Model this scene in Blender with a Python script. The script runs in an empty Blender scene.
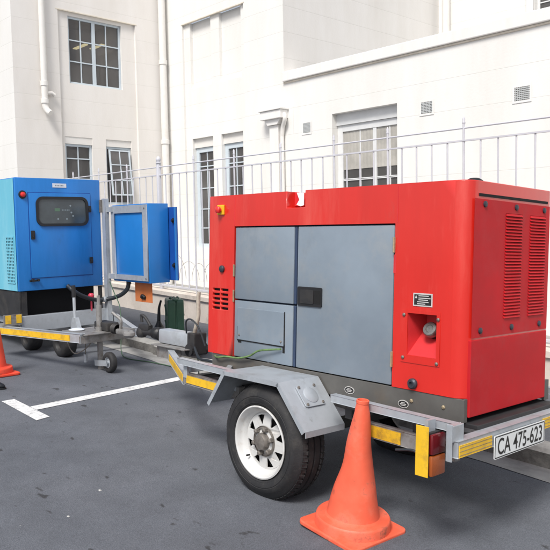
import bpy, bmesh, math, random
from mathutils import Vector, Matrix
random.seed(7)
sc = bpy.context.scene
COL = sc.collection
PI = math.pi
SX, SY = .035, .03                      # fall of the street


def gz(x, y, dz=0.0):
    return -SX * x - SY * y + dz


# ------------------------------------------------------------------ materials
def mat(name, base, rough=.5, metal=0., var=.12, vscale=6., bump=0., bscale=60., bdist=.01, coat=0.,
        dark=None, dscale=2., damt=0., spec=.5, streak=False, voronoi=False):
    m = bpy.data.materials.new(name)
    m.use_nodes = True
    nt = m.node_tree
    N, Lk = nt.nodes, nt.links
    b = N['Principled BSDF']
    b.inputs['Roughness'].default_value = rough
    b.inputs['Metallic'].default_value = metal
    b.inputs['Coat Weight'].default_value = coat
    b.inputs['Coat Roughness'].default_value = .12
    b.inputs['Specular IOR Level'].default_value = spec
    tc = N.new('ShaderNodeTexCoord')
    src = tc.outputs['Object']
    if streak:
        mp = N.new('ShaderNodeMapping')
        mp.inputs['Scale'].default_value = (1, 1, .16)
        Lk.new(src, mp.inputs['Vector'])
        ssrc = mp.outputs['Vector']
    else:
        ssrc = src
    if voronoi:
        n1 = N.new('ShaderNodeTexVoronoi')
        n1.inputs['Scale'].default_value = vscale
        bw = N.new('ShaderNodeRGBToBW')
        Lk.new(src, n1.inputs['Vector'])
        Lk.new(n1.outputs['Color'], bw.inputs[0])
        fac = bw.outputs[0]
    else:
        n1 = N.new('ShaderNodeTexNoise')
        n1.inputs['Scale'].default_value = vscale
        n1.inputs['Detail'].default_value = 6
        n1.inputs['Roughness'].default_value = .62
        Lk.new(ssrc, n1.inputs['Vector'])
        fac = n1.outputs['Fac']
    r = N.new('ShaderNodeValToRGB')
    c = base
    r.color_ramp.elements[0].position = .28
    r.color_ramp.elements[1].position = .72
    r.color_ramp.elements[0].color = (c[0] * (1 - var), c[1] * (1 - var), c[2] * (1 - var), 1)
    r.color_ramp.elements[1].color = (min(1, c[0] * (1 + var)), min(1, c[1] * (1 + var)), min(1, c[2] * (1 + var)), 1)
    Lk.new(fac, r.inputs[0])
    out = r.outputs[0]
    if dark is not None and damt > 0:
        n2 = N.new('ShaderNodeTexNoise')
        n2.inputs['Scale'].default_value = dscale
        n2.inputs['Detail'].default_value = 8
        n2.inputs['Roughness'].default_value = .7
        Lk.new(ssrc, n2.inputs['Vector'])
        r2 = N.new('ShaderNodeValToRGB')
        r2.color_ramp.elements[0].position = .5
        r2.color_ramp.elements[1].position = .72
        r2.color_ramp.elements[0].color = (0, 0, 0, 1)
        r2.color_ramp.elements[1].color = (damt, damt, damt, 1)
        Lk.new(n2.outputs['Fac'], r2.inputs[0])
        mx = N.new('ShaderNodeMixRGB')
        Lk.new(r2.outputs[0], mx.inputs[0])
        Lk.new(out, mx.inputs[1])
        mx.inputs[2].default_value = (*dark, 1)
        out = mx.outputs[0]
    Lk.new(out, b.inputs['Base Color'])
    # roughness variation
    mr = N.new('ShaderNodeMapRange')
    mr.inputs['To Min'].default_value = max(.03, rough - .09)
    mr.inputs['To Max'].default_value = min(1, rough + .12)
    Lk.new(fac, mr.inputs['Value'])
    Lk.new(mr.outputs[0], b.inputs['Roughness'])
    if bump > 0:
        n3 = N.new('ShaderNodeTexNoise')
        n3.inputs['Scale'].default_value = bscale
        n3.inputs['Detail'].default_value = 4
        Lk.new(src, n3.inputs['Vector'])
        bp = N.new('ShaderNodeBump')
        bp.inputs['Strength'].default_value = bump
        bp.inputs['Distance'].default_value = bdist
        Lk.new(n3.outputs['Fac'], bp.inputs['Height'])
        Lk.new(bp.outputs[0], b.inputs['Normal'])
    return m


M = {}
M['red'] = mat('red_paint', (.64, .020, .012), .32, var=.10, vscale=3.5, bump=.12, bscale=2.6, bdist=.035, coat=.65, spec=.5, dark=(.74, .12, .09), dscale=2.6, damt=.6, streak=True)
M['red_in'] = mat('red_paint_inner', (.62, .03, .035), .45, var=.15)
M['red_end'] = mat('red_paint_shaded', (.50, .012, .018), .62, var=.12, vscale=4, bump=.12, bscale=3, bdist=.03, coat=.06, spec=.2, dark=(.46, .045, .05), dscale=5, damt=.45)  # darker copy of the red; the end face's shade is put into it
M['door'] = mat('grey_blue_paint', (.205, .250, .300), .42, var=.12, vscale=2.5, bump=.14, bscale=2.4, bdist=.035, dark=(.27, .285, .295), dscale=4, damt=.6, coat=.2)
M['seal'] = mat('door_edge', (.03, .05, .10), .6)
M['base'] = mat('base_steel', (.115, .112, .105), .55, metal=.2, var=.22, dark=(.18, .14, .10), dscale=4, damt=.5)
M['galv'] = mat('galvanised_steel', (.47, .505, .545), .42, metal=.4, var=.07, vscale=16, dark=(.30, .29, .28), dscale=6, damt=.45)
M['galvrust'] = mat('rusty_galvanised', (.27, .265, .26), .55, metal=.35, var=.25, vscale=14, dark=(.11, .07, .045), dscale=9, damt=.85)
M['yellowd'] = mat('dirty_yellow_tape', (.68, .40, .02), .45, var=.15, vscale=8, dark=(.20, .12, .04), dscale=13, damt=.9)
M['yellow'] = mat('yellow_tape', (.80, .48, .02), .38, var=.1, vscale=8, dark=(.34, .20, .04), dscale=11, damt=.7, spec=.6)
M['rubber'] = mat('tyre_rubber', (.018, .018, .020), .7, var=.3, vscale=9, bump=.15, bscale=90, dark=(.06, .055, .05), dscale=7, damt=.6)
M['black'] = mat('black_plastic', (.015, .015, .017), .45, var=.2)
M['blacksteel'] = mat('black_steel', (.022, .022, .024), .6, var=.3, dark=(.08, .07, .06), dscale=4, damt=.5)
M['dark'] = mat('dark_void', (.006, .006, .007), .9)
M['white'] = mat('white_enamel', (.60, .60, .59), .35, var=.05, vscale=6, dark=(.34, .27, .20), dscale=9, damt=.6, coat=.2)
M['hub'] = mat('greasy_steel', (.22, .20, .18), .5, metal=.5, var=.3, vscale=30)
M['chrome'] = mat('bright_metal', (.24, .235, .22), .34, metal=.75, var=.15, vscale=60)
M['brass'] = mat('hinge_brass', (.42, .34, .22), .45, metal=.5, var=.2, vscale=40)
M['tailred'] = mat('tail_lens_red', (.13, .006, .010), .2, var=.1, coat=.4)
M['tailamber'] = mat('tail_lens_amber', (.32, .075, .015), .25, var=.1, coat=.3)
M['plate'] = mat('plate_white', (.78, .80, .80), .4, var=.04, dark=(.45, .44, .42), dscale=12, damt=.25)
M['ink'] = mat('black_ink', (.02, .02, .02), .5)
M['cone'] = mat('cone_orange', (.80, .125, .062), .55, var=.14, vscale=5, bump=.25, bscale=11, bdist=.012, dark=(.80, .24, .16), dscale=4.5, damt=.75)
M['coneL'] = mat('cone_red_orange', (.86, .075, .035), .5, var=.1, vscale=5, bump=.1, bscale=12, dark=(.4, .08, .05), dscale=5, damt=.4)
M['blue'] = mat('blue_paint', (.012, .170, .52), .38, var=.10, vscale=3, bump=.12, bscale=2.4, bdist=.03, coat=.2, dark=(.03, .25, .74), dscale=2, damt=.5, streak=True)
M['bluedk'] = mat('blue_cabinet', (.014, .178, .53), .42, var=.07, vscale=3, coat=.15)
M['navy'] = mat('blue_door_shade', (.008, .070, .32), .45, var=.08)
M['cyan'] = mat('faded_blue_paint', (.15, .50, .65), .5, var=.08, vscale=3, dark=(.38, .62, .68), dscale=3, damt=.6, streak=True)
M['buttonred'] = mat('red_plastic', (.75, .03, .03), .35, coat=.3)
M['pinkred'] = mat('pink_knob', (.60, .05, .09), .4)
M['amberplate'] = mat('orange_perspex', (.60, .17, .05), .35, var=.14, vscale=6, dark=(.5, .22, .10), dscale=4, damt=.5)
M['green'] = mat('jerry_green', (.030, .088, .052), .42, var=.14, vscale=6, dark=(.07, .13, .10), dscale=9, damt=.5)
M['wirey'] = mat('earth_wire', (.13, .22, .08), .5, var=.5, vscale=20)
M['wireg'] = mat('thin_green_wire', (.05, .10, .06), .6)
M['cable'] = mat('black_cable', (.02, .025, .032), .45)
M['lever'] = mat('worn_cream_lever', (.48, .43, .36), .5, var=.15, vscale=14, dark=(.16, .12, .09), dscale=18, damt=.7)
M['rail'] = mat('railing_paint', (.60, .60, .645), .45, var=.06, vscale=5, dark=(.45, .42, .42), dscale=16, damt=.25)
M['frame'] = mat('window_paint', (.58, .65, .70), .45, var=.05)
M['framew'] = mat('window_paint_white', (.72, .73, .73), .45, var=.05)
M['pvc'] = mat('pipe_paint', (.79, .77, .735), .5, var=.05, vscale=3, dark=(.52, .42, .32), dscale=3, damt=.3)
M['plinth'] = mat('plinth_plaster', (.70, .625, .55), .85, var=.09, vscale=2.5, bump=.15, bscale=40, dark=(.42, .36, .30), dscale=2.6, damt=.5)
M['pane_reflection'] = mat('cream_reflection', (.45, .43, .39), .35, var=.25, vscale=2.2, coat=.4)  # pale reflection of the upper panes, put into the colour
M['room'] = mat('dim_room', (.34, .31, .29), .9, var=.2, vscale=2)
M['vent'] = mat('vent_grille', (.50, .52, .52), .6, var=.1)
M['shoe'] = mat('black_leather', (.012, .013, .017), .35)
M['label'] = mat('label_silver', (.55, .54, .53), .4, var=.1, vscale=30)
M['labelw'] = mat('label_pale', (.70, .74, .80), .4, var=.06)
M['rag'] = mat('white_plastic_tag', (.85, .85, .86), .5, var=.03)
M['lockgrey'] = mat('lock_metal', (.045, .05, .065), .45, metal=.3)
M['paintw'] = mat('road_paint', (.74, .74, .74), .7, var=.06, vscale=12, bump=.15, bscale=200, dark=(.34, .34, .34), dscale=11, damt=.55)
M['wire'] = mat('loose_wire', (.22, .19, .17), .6)
M['debris'] = mat('litter_white', (.50, .50, .48), .8)
M['leaf'] = mat('litter_brown', (.07, .05, .035), .8)


def lampmat():
    m = bpy.data.materials.new('lit_tube')
    m.use_nodes = True
    b = m.node_tree.nodes['Principled BSDF']
    b.inputs['Base Color'].default_value = (.8, .75, .5, 1)
    b.inputs['Emission Color'].default_value = (1, .86, .45, 1)
    b.inputs['Emission Strength'].default_value = .55
    return m


M['tube'] = lampmat()


def glassmat(name='window_glass', tint=.55):
    m = bpy.data.materials.new(name)
    m.use_nodes = True
    nt = m.node_tree
    N, Lk = nt.nodes, nt.links
    for n in list(N):
        N.remove(n)
    o = N.new('ShaderNodeOutputMaterial')
    t = N.new('ShaderNodeBsdfTransparent')
    t.inputs[0].default_value = (tint, tint, tint * 1.02, 1)
    g = N.new('ShaderNodeBsdfGlossy')
    g.inputs['Roughness'].default_value = .03
    g.inputs['Color'].default_value = (.9, .9, .95, 1)
    fr = N.new('ShaderNodeFresnel')
    fr.inputs['IOR'].default_value = 1.5
    tc = N.new('ShaderNodeTexCoord')
    no = N.new('ShaderNodeTexNoise')
    no.inputs['Scale'].default_value = 2.2
    bp = N.new('ShaderNodeBump')
    bp.inputs['Strength'].default_value = .08
    Lk.new(tc.outputs['Object'], no.inputs['Vector'])
    Lk.new(no.outputs['Fac'], bp.inputs['Height'])
    Lk.new(bp.outputs[0], g.inputs['Normal'])
    mx = N.new('ShaderNodeMixShader')
    Lk.new(fr.outputs[0], mx.inputs[0])
    Lk.new(t.outputs[0], mx.inputs[1])
    Lk.new(g.outputs[0], mx.inputs[2])
    # pale haze put into the pane colour to lift the dark glass
    df = N.new('ShaderNodeBsdfDiffuse')
    df.inputs['Color'].default_value = (.60, .58, .56, 1)
    n2 = N.new('ShaderNodeTexNoise')
    n2.inputs['Scale'].default_value = 1.3
    n2.inputs['Detail'].default_value = 6
    mr = N.new('ShaderNodeMapRange')
    mr.inputs['To Min'].default_value = .02
    mr.inputs['To Max'].default_value = .24
    Lk.new(tc.outputs['Object'], n2.inputs['Vector'])
    Lk.new(n2.outputs['Fac'], mr.inputs['Value'])
    m2 = N.new('ShaderNodeMixShader')
    Lk.new(mr.outputs[0], m2.inputs[0])
    Lk.new(mx.outputs[0], m2.inputs[1])
    Lk.new(df.outputs[0], m2.inputs[2])
    Lk.new(m2.outputs[0], o.inputs[0])
    return m


M['glass'] = glassmat('window_glass', .92)
M['glassg'] = glassmat('smoked_glass', .35)


def asphalt(name, c0, c1, seam=False):
    m = bpy.data.materials.new(name)
    m.use_nodes = True
    nt = m.node_tree
    N, Lk = nt.nodes, nt.links
    b = N['Principled BSDF']
    b.inputs['Roughness'].default_value = .86
    b.inputs['Specular IOR Level'].default_value = .35
    tc = N.new('ShaderNodeTexCoord')
    P = tc.outputs['Object']

    def noise(s, d=4, ro=.6, vec=P):
        n = N.new('ShaderNodeTexNoise')
        n.inputs['Scale'].default_value = s
        n.inputs['Detail'].default_value = d
        n.inputs['Roughness'].default_value = ro
        Lk.new(vec, n.inputs['Vector'])
        return n.outputs['Fac']

    def ramp(f, p0, p1, a, bb):
        r = N.new('ShaderNodeValToRGB')
        r.color_ramp.elements[0].position = p0
        r.color_ramp.elements[1].position = p1
        r.color_ramp.elements[0].color = (*a, 1)
        r.color_ramp.elements[1].color = (*bb, 1)
        Lk.new(f, r.inputs[0])
        return r.outputs[0]

    def mix(t, f, a, bb):
        x = N.new('ShaderNodeMixRGB')
        x.blend_type = t
        for i, v in enumerate((f, a, bb)):
            if hasattr(v, 'links'):
                Lk.new(v, x.inputs[i])
            elif i == 0:
                x.inputs[0].default_value = v
            else:
                x.inputs[i].default_value = (*v, 1)
        return x.outputs[0]
    big = ramp(noise(.55, 6), .3, .7, c0, c1)
    mid = ramp(noise(3.2, 6, .7), .35, .7, (.84, .84, .84), (1.1, 1.1, 1.1))
    o = mix('MULTIPLY', 1., big, mid)
    sp = ramp(noise(150, 3, .85), .38, .68, (.70, .70, .71), (1.36, 1.36, 1.38))
    o = mix('MULTIPLY', 1., o, sp)
    # oil drips and wet-looking patches
    st = ramp(noise(1.6, 6, .62), .56, .70, (0, 0, 0), (.45, .45, .45))
    o = mix('MIX', st, o, (c0[0] * .52, c0[1] * .50, c0[2] * .48))
    mp = N.new('ShaderNodeMapping')
    mp.inputs['Scale'].default_value = (6.5, 11, 6)
    mp.inputs['Rotation'].default_value = (0, 0, .5)
    Lk.new(P, mp.inputs['Vector'])
    st2 = ramp(noise(1., 3, .5, mp.outputs[0]), .675, .73, (0, 0, 0), (.7, .7, .7))
    o = mix('MIX', st2, o, (.022, .020, .019))
    # pale grit
    vo = N.new('ShaderNodeTexVoronoi')
    vo.inputs['Scale'].default_value = 9
    Lk.new(P, vo.inputs['Vector'])
    gr = ramp(vo.outputs['Distance'], .030, .05, (.6, .6, .6), (0, 0, 0))
    wn = N.new('ShaderNodeTexWhiteNoise')
    Lk.new(vo.outputs['Position'], wn.inputs['Vector'])
    sel = ramp(wn.outputs['Value'], .86, .88, (0, 0, 0), (1, 1, 1))
    gf = mix('MULTIPLY', 1., gr, sel)
    o = mix('MIX', gf, o, (.40, .39, .37))
    Lk.new(o, b.inputs['Base Color'])
    bp = N.new('ShaderNodeBump')
    bp.inputs['Strength'].default_value = .65
    bp.inputs['Distance'].default_value = .006
    Lk.new(noise(180, 3, .7), bp.inputs['Height'])
    Lk.new(bp.outputs[0], b.inputs['Normal'])
    return m


def grime(name, col, scale, lo, hi, amt, stretch=(1, 1, 1)):
    """thin second layer of dirt over an existing paint material"""
    m = M[name]
    nt = m.node_tree
    N, Lk = nt.nodes, nt.links
    b = N['Principled BSDF']
    src = b.inputs['Base Color'].links[0].from_socket
    tc = N.new('ShaderNodeTexCoord')
    mp = N.new('ShaderNodeMapping')
    mp.inputs['Scale'].default_value = stretch
    n = N.new('ShaderNodeTexNoise')
    n.inputs['Scale'].default_value = scale
    n.inputs['Detail'].default_value = 9
    n.inputs['Roughness'].default_value = .72
    r = N.new('ShaderNodeValToRGB')
    r.color_ramp.elements[0].position = lo
    r.color_ramp.elements[1].position = hi
    r.color_ramp.elements[0].color = (0, 0, 0, 1)
    r.color_ramp.elements[1].color = (amt, amt, amt, 1)
    x = N.new('ShaderNodeMixRGB')
    x.inputs[2].default_value = (*col, 1)
    Lk.new(tc.outputs['Object'], mp.inputs['Vector'])
    Lk.new(mp.outputs[0], n.inputs['Vector'])
    Lk.new(n.outputs['Fac'], r.inputs[0])
    Lk.new(r.outputs[0], x.inputs[0])
    Lk.new(src, x.inputs[1])
    Lk.new(x.outputs[0], b.inputs['Base Color'])


grime('cone', (.15, .05, .03), 9, .57, .70, .75)
grime('coneL', (.16, .05, .03), 8, .60, .76, .6)
grime('red', (.30, .10, .08), 6, .62, .80, .35, (1, 1, .35))
grime('door', (.12, .13, .135), 5, .60, .80, .45, (1, 1, .4))
grime('galv', (.16, .145, .13), 13, .58, .78, .6)
grime('white', (.24, .17, .11), 22, .60, .76, .55)
grime('paintw', (.16, .16, .17), 26, .52, .68, .7)
grime('plinth', (.26, .22, .18), 4, .56, .78, .6, (1, 1, .5))
grime('rubber', (.10, .095, .085), 16, .55, .8, .5)
grime('red_end', (.22, .06, .06), 6, .60, .80, .4, (1, 1, .4))
grime('blue', (.02, .08, .22), 7, .60, .80, .4, (1, 1, .4))
M['asphalt'] = asphalt('asphalt', (.112, .122, .142), (.152, .162, .182))
M['pave'] = asphalt('pavement_asphalt', (.125, .135, .152), (.155, .165, .182))
M['concrete'] = mat('gutter_concrete', (.33, .325, .315), .88, var=.16, vscale=5, bump=.35, bscale=120, dark=(.13, .125, .12), dscale=2.3, damt=.75)
M['granite'] = mat('kerb_granite', (.155, .150, .140), .85, var=.30, vscale=14, bump=.9, bscale=26, dark=(.045, .042, .04), dscale=3.2, damt=.85)
M['granitetop'] = mat('kerb_granite_top', (.33, .325, .31), .8, var=.18, vscale=14, bump=.5, bscale=40, dark=(.15, .145, .14), dscale=4, damt=.6)


def plaster(name, base, joint=.90, axis='X', off=(0, 0)):
    """painted ashlar plaster: shallow scored courses"""
    m = bpy.data.materials.new(name)
    m.use_nodes = True
    nt = m.node_tree
    N, Lk = nt.nodes, nt.links
    b = N['Principled BSDF']
    b.inputs['Roughness'].default_value = .8
    b.inputs['Specular IOR Level'].default_value = .25
    tc = N.new('ShaderNodeTexCoord')
    sep = N.new('ShaderNodeSeparateXYZ')
    cmb = N.new('ShaderNodeCombineXYZ')
    Lk.new(tc.outputs['Object'], sep.inputs[0])
    Lk.new(sep.outputs[axis], cmb.inputs[0])
    Lk.new(sep.outputs['Z'], cmb.inputs[1])
    br = N.new('ShaderNodeTexBrick')
    br.inputs['Scale'].default_value = 1.
    br.inputs['Brick Width'].default_value = 37.
    br.inputs['Row Height'].default_value = .46
    br.inputs['Mortar Size'].default_value = .006
    br.inputs['Mortar Smooth'].default_value = .6
    br.inputs['Color1'].default_value = (*base, 1)
    br.inputs['Color2'].default_value = (base[0] * .982, base[1] * .982, base[2] * .982, 1)
    br.inputs['Mortar'].default_value = (base[0] * joint, base[1] * joint, base[2] * joint * .99, 1)
    Lk.new(cmb.outputs[0], br.inputs['Vector'])
    no = N.new('ShaderNodeTexNoise')
    no.inputs['Scale'].default_value = .9
    no.inputs['Detail'].default_value = 8
    no.inputs['Roughness'].default_value = .65
    mp = N.new('ShaderNodeMapping')
    mp.inputs['Scale'].default_value = (1.6, 1.6, .35)
    Lk.new(tc.outputs['Object'], mp.inputs['Vector'])
    Lk.new(mp.outputs[0], no.inputs['Vector'])
    r = N.new('ShaderNodeValToRGB')
    r.color_ramp.elements[0].position = .3
    r.color_ramp.elements[1].position = .62
    r.color_ramp.elements[0].color = (.90, .885, .86, 1)
    r.color_ramp.elements[1].color = (1, 1, 1, 1)
    Lk.new(no.outputs['Fac'], r.inputs[0])
    mx = N.new('ShaderNodeMixRGB')
    mx.blend_type = 'MULTIPLY'
    mx.inputs[0].default_value = .8
    Lk.new(br.outputs['Color'], mx.inputs[1])
    Lk.new(r.outputs[0], mx.inputs[2])
    Lk.new(mx.outputs[0], b.inputs['Base Color'])
    n2 = N.new('ShaderNodeTexNoise')
    n2.inputs['Scale'].default_value = 30
    n2.inputs['Detail'].default_value = 5
    Lk.new(tc.outputs['Object'], n2.inputs['Vector'])
    ma = N.new('ShaderNodeMath')
    ma.operation = 'MULTIPLY_ADD'
    Lk.new(br.outputs['Fac'], ma.inputs[0])
    ma.inputs[1].default_value = -1.2
    Lk.new(n2.outputs['Fac'], ma.inputs[2])
    bp = N.new('ShaderNodeBump')
    bp.inputs['Strength'].default_value = .22
    bp.inputs['Distance'].default_value = .006
    Lk.new(ma.outputs[0], bp.inputs['Height'])
    Lk.new(bp.outputs[0], b.inputs['Normal'])
    return m


M['plX'] = plaster('plaster_front', (.85, .84, .815), .88, 'X')
M['plY'] = plaster('plaster_side', (.845, .815, .78), .92, 'Y')
M['plR'] = plaster('plaster_return', (.81, .795, .775), .88, 'Y')
M['pltrim'] = mat('plaster_trim', (.84, .825, .80), .75, var=.04, vscale=3, dark=(.60, .53, .45), dscale=3, damt=.3, streak=True)
M['stain'] = mat('stained_moulding', (.74, .68, .58), .8, var=.15, vscale=6)


# ------------------------------------------------------------------ mesh builder
class MB:
    def __init__(s):
        s.bm = bmesh.new()

    def face(s, pts):
        try:
            return s.bm.faces.new([s.bm.verts.new(p) for p in pts])
        except ValueError:
            return None

    def box(s, a, b, bev=0., seg=2):
        a, b = Vector(a), Vector(b)
        lo = Vector([min(a[i], b[i]) for i in range(3)])
        hi = Vector([max(a[i], b[i]) for i in range(3)])
        r = bmesh.ops.create_cube(s.bm, size=1)
        vs = r['verts']
        for v in vs:
            v.co = Vector([(lo[i] + hi[i]) / 2 + v.co[i] * (hi[i] - lo[i]) for i in range(3)])
        if bev:
            es = list({e for v in vs for e in v.link_edges})
            bmesh.ops.bevel(s.bm, geom=es, offset=bev, segments=seg, affect='EDGES', profile=.5)
        return s

    def beam(s, p, q, w, h, bev=0., up=(0, 0, 1)):
        p, q = Vector(p), Vector(q)
        d = (q - p)
        L = d.length
        d.normalize()
        sd = d.cross(Vector(up))
        if sd.length < 1e-4:
            sd = d.cross(Vector((0, 1, 0)))
        sd.normalize()
        u = sd.cross(d)
        r = bmesh.ops.create_cube(s.bm, size=1)
        vs = r['verts']
        for v in vs:
            c = v.co.copy()
            v.co = p + d * ((c.x + .5) * L) + sd * (c.y * w) + u * (c.z * h)
        if bev:
            es = list({e for v in vs for e in v.link_edges})
            bmesh.ops.bevel(s.bm, geom=es, offset=bev, segments=2, affect='EDGES', profile=.5)
        return s

    def cyl(s, p, q, r0, r1=None, n=20):
        return s.tube([p, q], r0, n=n, r1=r1)

    def tube(s, pts, r, n=10, r1=None, cap=True):
        pts = [Vector(p) for p in pts]
        k = len(pts)
        rings = []
        prev = None
        for i, p in enumerate(pts):
            d = (pts[min(i + 1, k - 1)] - pts[max(i - 1, 0)]).normalized()
            if prev is None:
                a = d.orthogonal().normalized()
            else:
                a = prev - d * prev.dot(d)
                a = a.normalized() if a.length > 1e-5 else d.orthogonal().normalized()
            prev = a
            bq = d.cross(a)
            rr = r if r1 is None else r + (r1 - r) * i / (k - 1)
            rings.append([s.bm.verts.new(p + a * math.cos(t * 2 * PI / n) * rr + bq * math.sin(t * 2 * PI / n) * rr) for t in range(n)])
        for i in range(k - 1):
            for t in range(n):
                s.bm.faces.new((rings[i][t], rings[i][(t + 1) % n], rings[i + 1][(t + 1) % n], rings[i + 1][t]))
        if cap:
            s.bm.faces.new(rings[0][::-1])
            s.bm.faces.new(rings[-1])
        return s

    def lathe(s, prof, c, axis, n=40, capa=False, capb=False):
        """prof: list of (radius, distance along axis)"""
        c = Vector(c)
        ax = Vector(axis).normalized()
        a = ax.orthogonal().normalized()
        b = ax.cross(a)
        rings = []
        for (r, h) in prof:
            rings.append([s.bm.verts.new(c + ax * h + (a * math.cos(2 * PI * t / n) + b * math.sin(2 * PI * t / n)) * max(r, 1e-5)) for t in range(n)])
        for i in range(len(prof) - 1):
            for t in range(n):
                s.bm.faces.new((rings[i][t], rings[i][(t + 1) % n], rings[i + 1][(t + 1) % n], rings[i + 1][t]))
        if capa:
            s.bm.faces.new(rings[0][::-1])
        if capb:
            s.bm.faces.new(rings[-1])
        return s

    def prism(s, poly, d0, d1, f):
        """poly in (u,v), extruded d0..d1, f(u,v,d) -> point"""
        A = [s.bm.verts.new(f(u, v, d0)) for u, v in poly]
        B = [s.bm.verts.new(f(u, v, d1)) for u, v in poly]
        n = len(poly)
        s.bm.faces.new(A)
        s.bm.faces.new(B[::-1])
        for i in range(n):
            s.bm.faces.new((A[i], B[i], B[(i + 1) % n], A[(i + 1) % n]))
        return s

    def wall(s, f, u0, u1, v0, v1, holes=(), d0=0.):
        """flat sheet with rectangular openings; each hole (ua,ub,va,vb,depth) gets its reveal"""
        us = sorted({u0, u1, *[h[0] for h in holes], *[h[1] for h in holes]})
        vs = sorted({v0, v1, *[h[2] for h in holes], *[h[3] for h in holes]})
        us = [u for u in us if u0 <= u <= u1]
        vs = [v for v in vs if v0 <= v <= v1]
        for i in range(len(us) - 1):
            for j in range(len(vs) - 1):
                cu, cv = (us[i] + us[i + 1]) / 2, (vs[j] + vs[j + 1]) / 2
                if any(h[0] < cu < h[1] and h[2] < cv < h[3] for h in holes):
                    continue
                s.face([f(us[i], vs[j], d0), f(us[i + 1], vs[j], d0), f(us[i + 1], vs[j + 1], d0), f(us[i], vs[j + 1], d0)])
        for h in holes:
            ua, ub, va, vb, dd = h
            if ua > u0: s.face([f(ua, va, d0), f(ua, va, dd), f(ua, vb, dd), f(ua, vb, d0)])
            if ub < u1: s.face([f(ub, va, d0), f(ub, va, dd), f(ub, vb, dd), f(ub, vb, d0)])
            if va > v0: s.face([f(ua, va, d0), f(ub, va, d0), f(ub, va, dd), f(ua, va, dd)])
            if vb < v1: s.face([f(ua, vb, d0), f(ub, vb, d0), f(ub, vb, dd), f(ua, vb, dd)])
        return s

    def build(s, name, m, parent=None, smooth=0., weld=False, bevmod=0.):
        if weld:
            bmesh.ops.remove_doubles(s.bm, verts=s.bm.verts, dist=1e-5)
        bmesh.ops.recalc_face_normals(s.bm, faces=s.bm.faces)
        me = bpy.data.meshes.new(name)
        org = Vector((0, 0, 0))
        if parent is not None:
            top = parent
            while top.parent:
                top = top.parent
            if top.get('wcs'):
                org = top.location
                for v in s.bm.verts:
                    v.co -= org
        s.bm.to_mesh(me)
        s.bm.free()
        me.materials.append(M[m] if isinstance(m, str) else m)
        if smooth:
            for p in me.polygons:
                p.use_smooth = True
            me.set_sharp_from_angle(angle=math.radians(smooth))
        o = bpy.data.objects.new(name, me)
        COL.objects.link(o)
        if parent is not None:
            o.parent = parent
        if bevmod:
            bv = o.modifiers.new('edge', 'BEVEL')
            bv.width = bevmod
            bv.segments = 2
            bv.limit_method = 'ANGLE'
            bv.angle_limit = math.radians(50)
        return o


def tag(o, label=None, cat=None, group=None, kind=None):
    if label: o['label'] = label
    if cat: o['category'] = cat
    if group: o['group'] = group
    if kind: o['kind'] = kind
    return o


def thing(name, label, cat, loc, group=None, rot=(0, 0, 0), wcs=True):
    o = bpy.data.objects.new(name, None)
    o.empty_display_size = .2
    COL.objects.link(o)
    o.location = loc
    o.rotation_euler = rot
    if wcs:
        o['wcs'] = 1
    return tag(o, label, cat, group)


def bez(pts, n=8):
    """Catmull-Rom through points"""
    P = [Vector(p) for p in pts]
    P = [P[0] * 2 - P[1]] + P + [P[-1] * 2 - P[-2]]
    out = []
    for i in range(1, len(P) - 2):
        for k in range(n):
            t = k / n
            a, b, c, d = P[i - 1], P[i], P[i + 1], P[i + 2]
            out.append(.5 * ((2 * b) + (c - a) * t + (2 * a - 5 * b + 4 * c - d) * t * t + (3 * b - a - 3 * c + d) * t ** 3))
    out.append(P[-2])
    return out


def rrect(u0, u1, v0, v1, r, n=5):
    out = []
    for cx, cy, a0 in ((u1 - r, v1 - r, 0), (u0 + r, v1 - r, 90), (u0 + r, v0 + r, 180), (u1 - r, v0 + r, 270)):
        for i in range(n + 1):
            a = math.radians(a0 + 90 * i / n)
            out.append((cx + r * math.cos(a), cy + r * math.sin(a)))
    return out


def flat_with_holes(name, outer, holes, f, thick, m, parent):
    """2D filled outline with true holes, mapped by f(u,v,d)"""
    cu = bpy.data.curves.new(name, 'CURVE')
    cu.dimensions = '2D'
    cu.fill_mode = 'BOTH'
    cu.extrude = thick / 2
    for poly in [outer] + holes:
        sp = cu.splines.new('POLY')
        sp.points.add(len(poly) - 1)
        for p, (u, v) in zip(sp.points, poly):
            p.co = (u, v, 0, 1)
        sp.use_cyclic_u = True
    tmp = bpy.data.objects.new(name, cu)
    me = bpy.data.meshes.new_from_object(tmp)
    bpy.data.objects.remove(tmp)
    mb = MB()
    mb.bm.from_mesh(me)
    for v in mb.bm.verts:
        v.co = Vector(f(v.co.x, v.co.y, v.co.z))
    return mb.build(name, m, parent)


def text_mesh(name, body, width, height, f, thick, m, parent, bold=0.):
    cu = bpy.data.curves.new(name, 'FONT')
    cu.body = body
    cu.extrude = thick / 2
    cu.offset = bold
    cu.space_character = 1.02
    tmp = bpy.data.objects.new(name, cu)
    me = bpy.data.meshes.new_from_object(tmp)
    bpy.data.objects.remove(tmp)
    xs = [v.co.x for v in me.vertices]
    ys = [v.co.y for v in me.vertices]
    x0, x1, y0, y1 = min(xs), max(xs), min(ys), max(ys)
    mb = MB()
    mb.bm.from_mesh(me)
    for v in mb.bm.verts:
        v.co = Vector(f((v.co.x - x0) / (x1 - x0) * width - width / 2, (v.co.y - y0) / (y1 - y0) * height - height / 2, v.co.z))
    return mb.build(name, m, parent)


# ================================================================== GROUND
def yoff(x):
    return -.03 * (x + 2.3)


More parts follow.
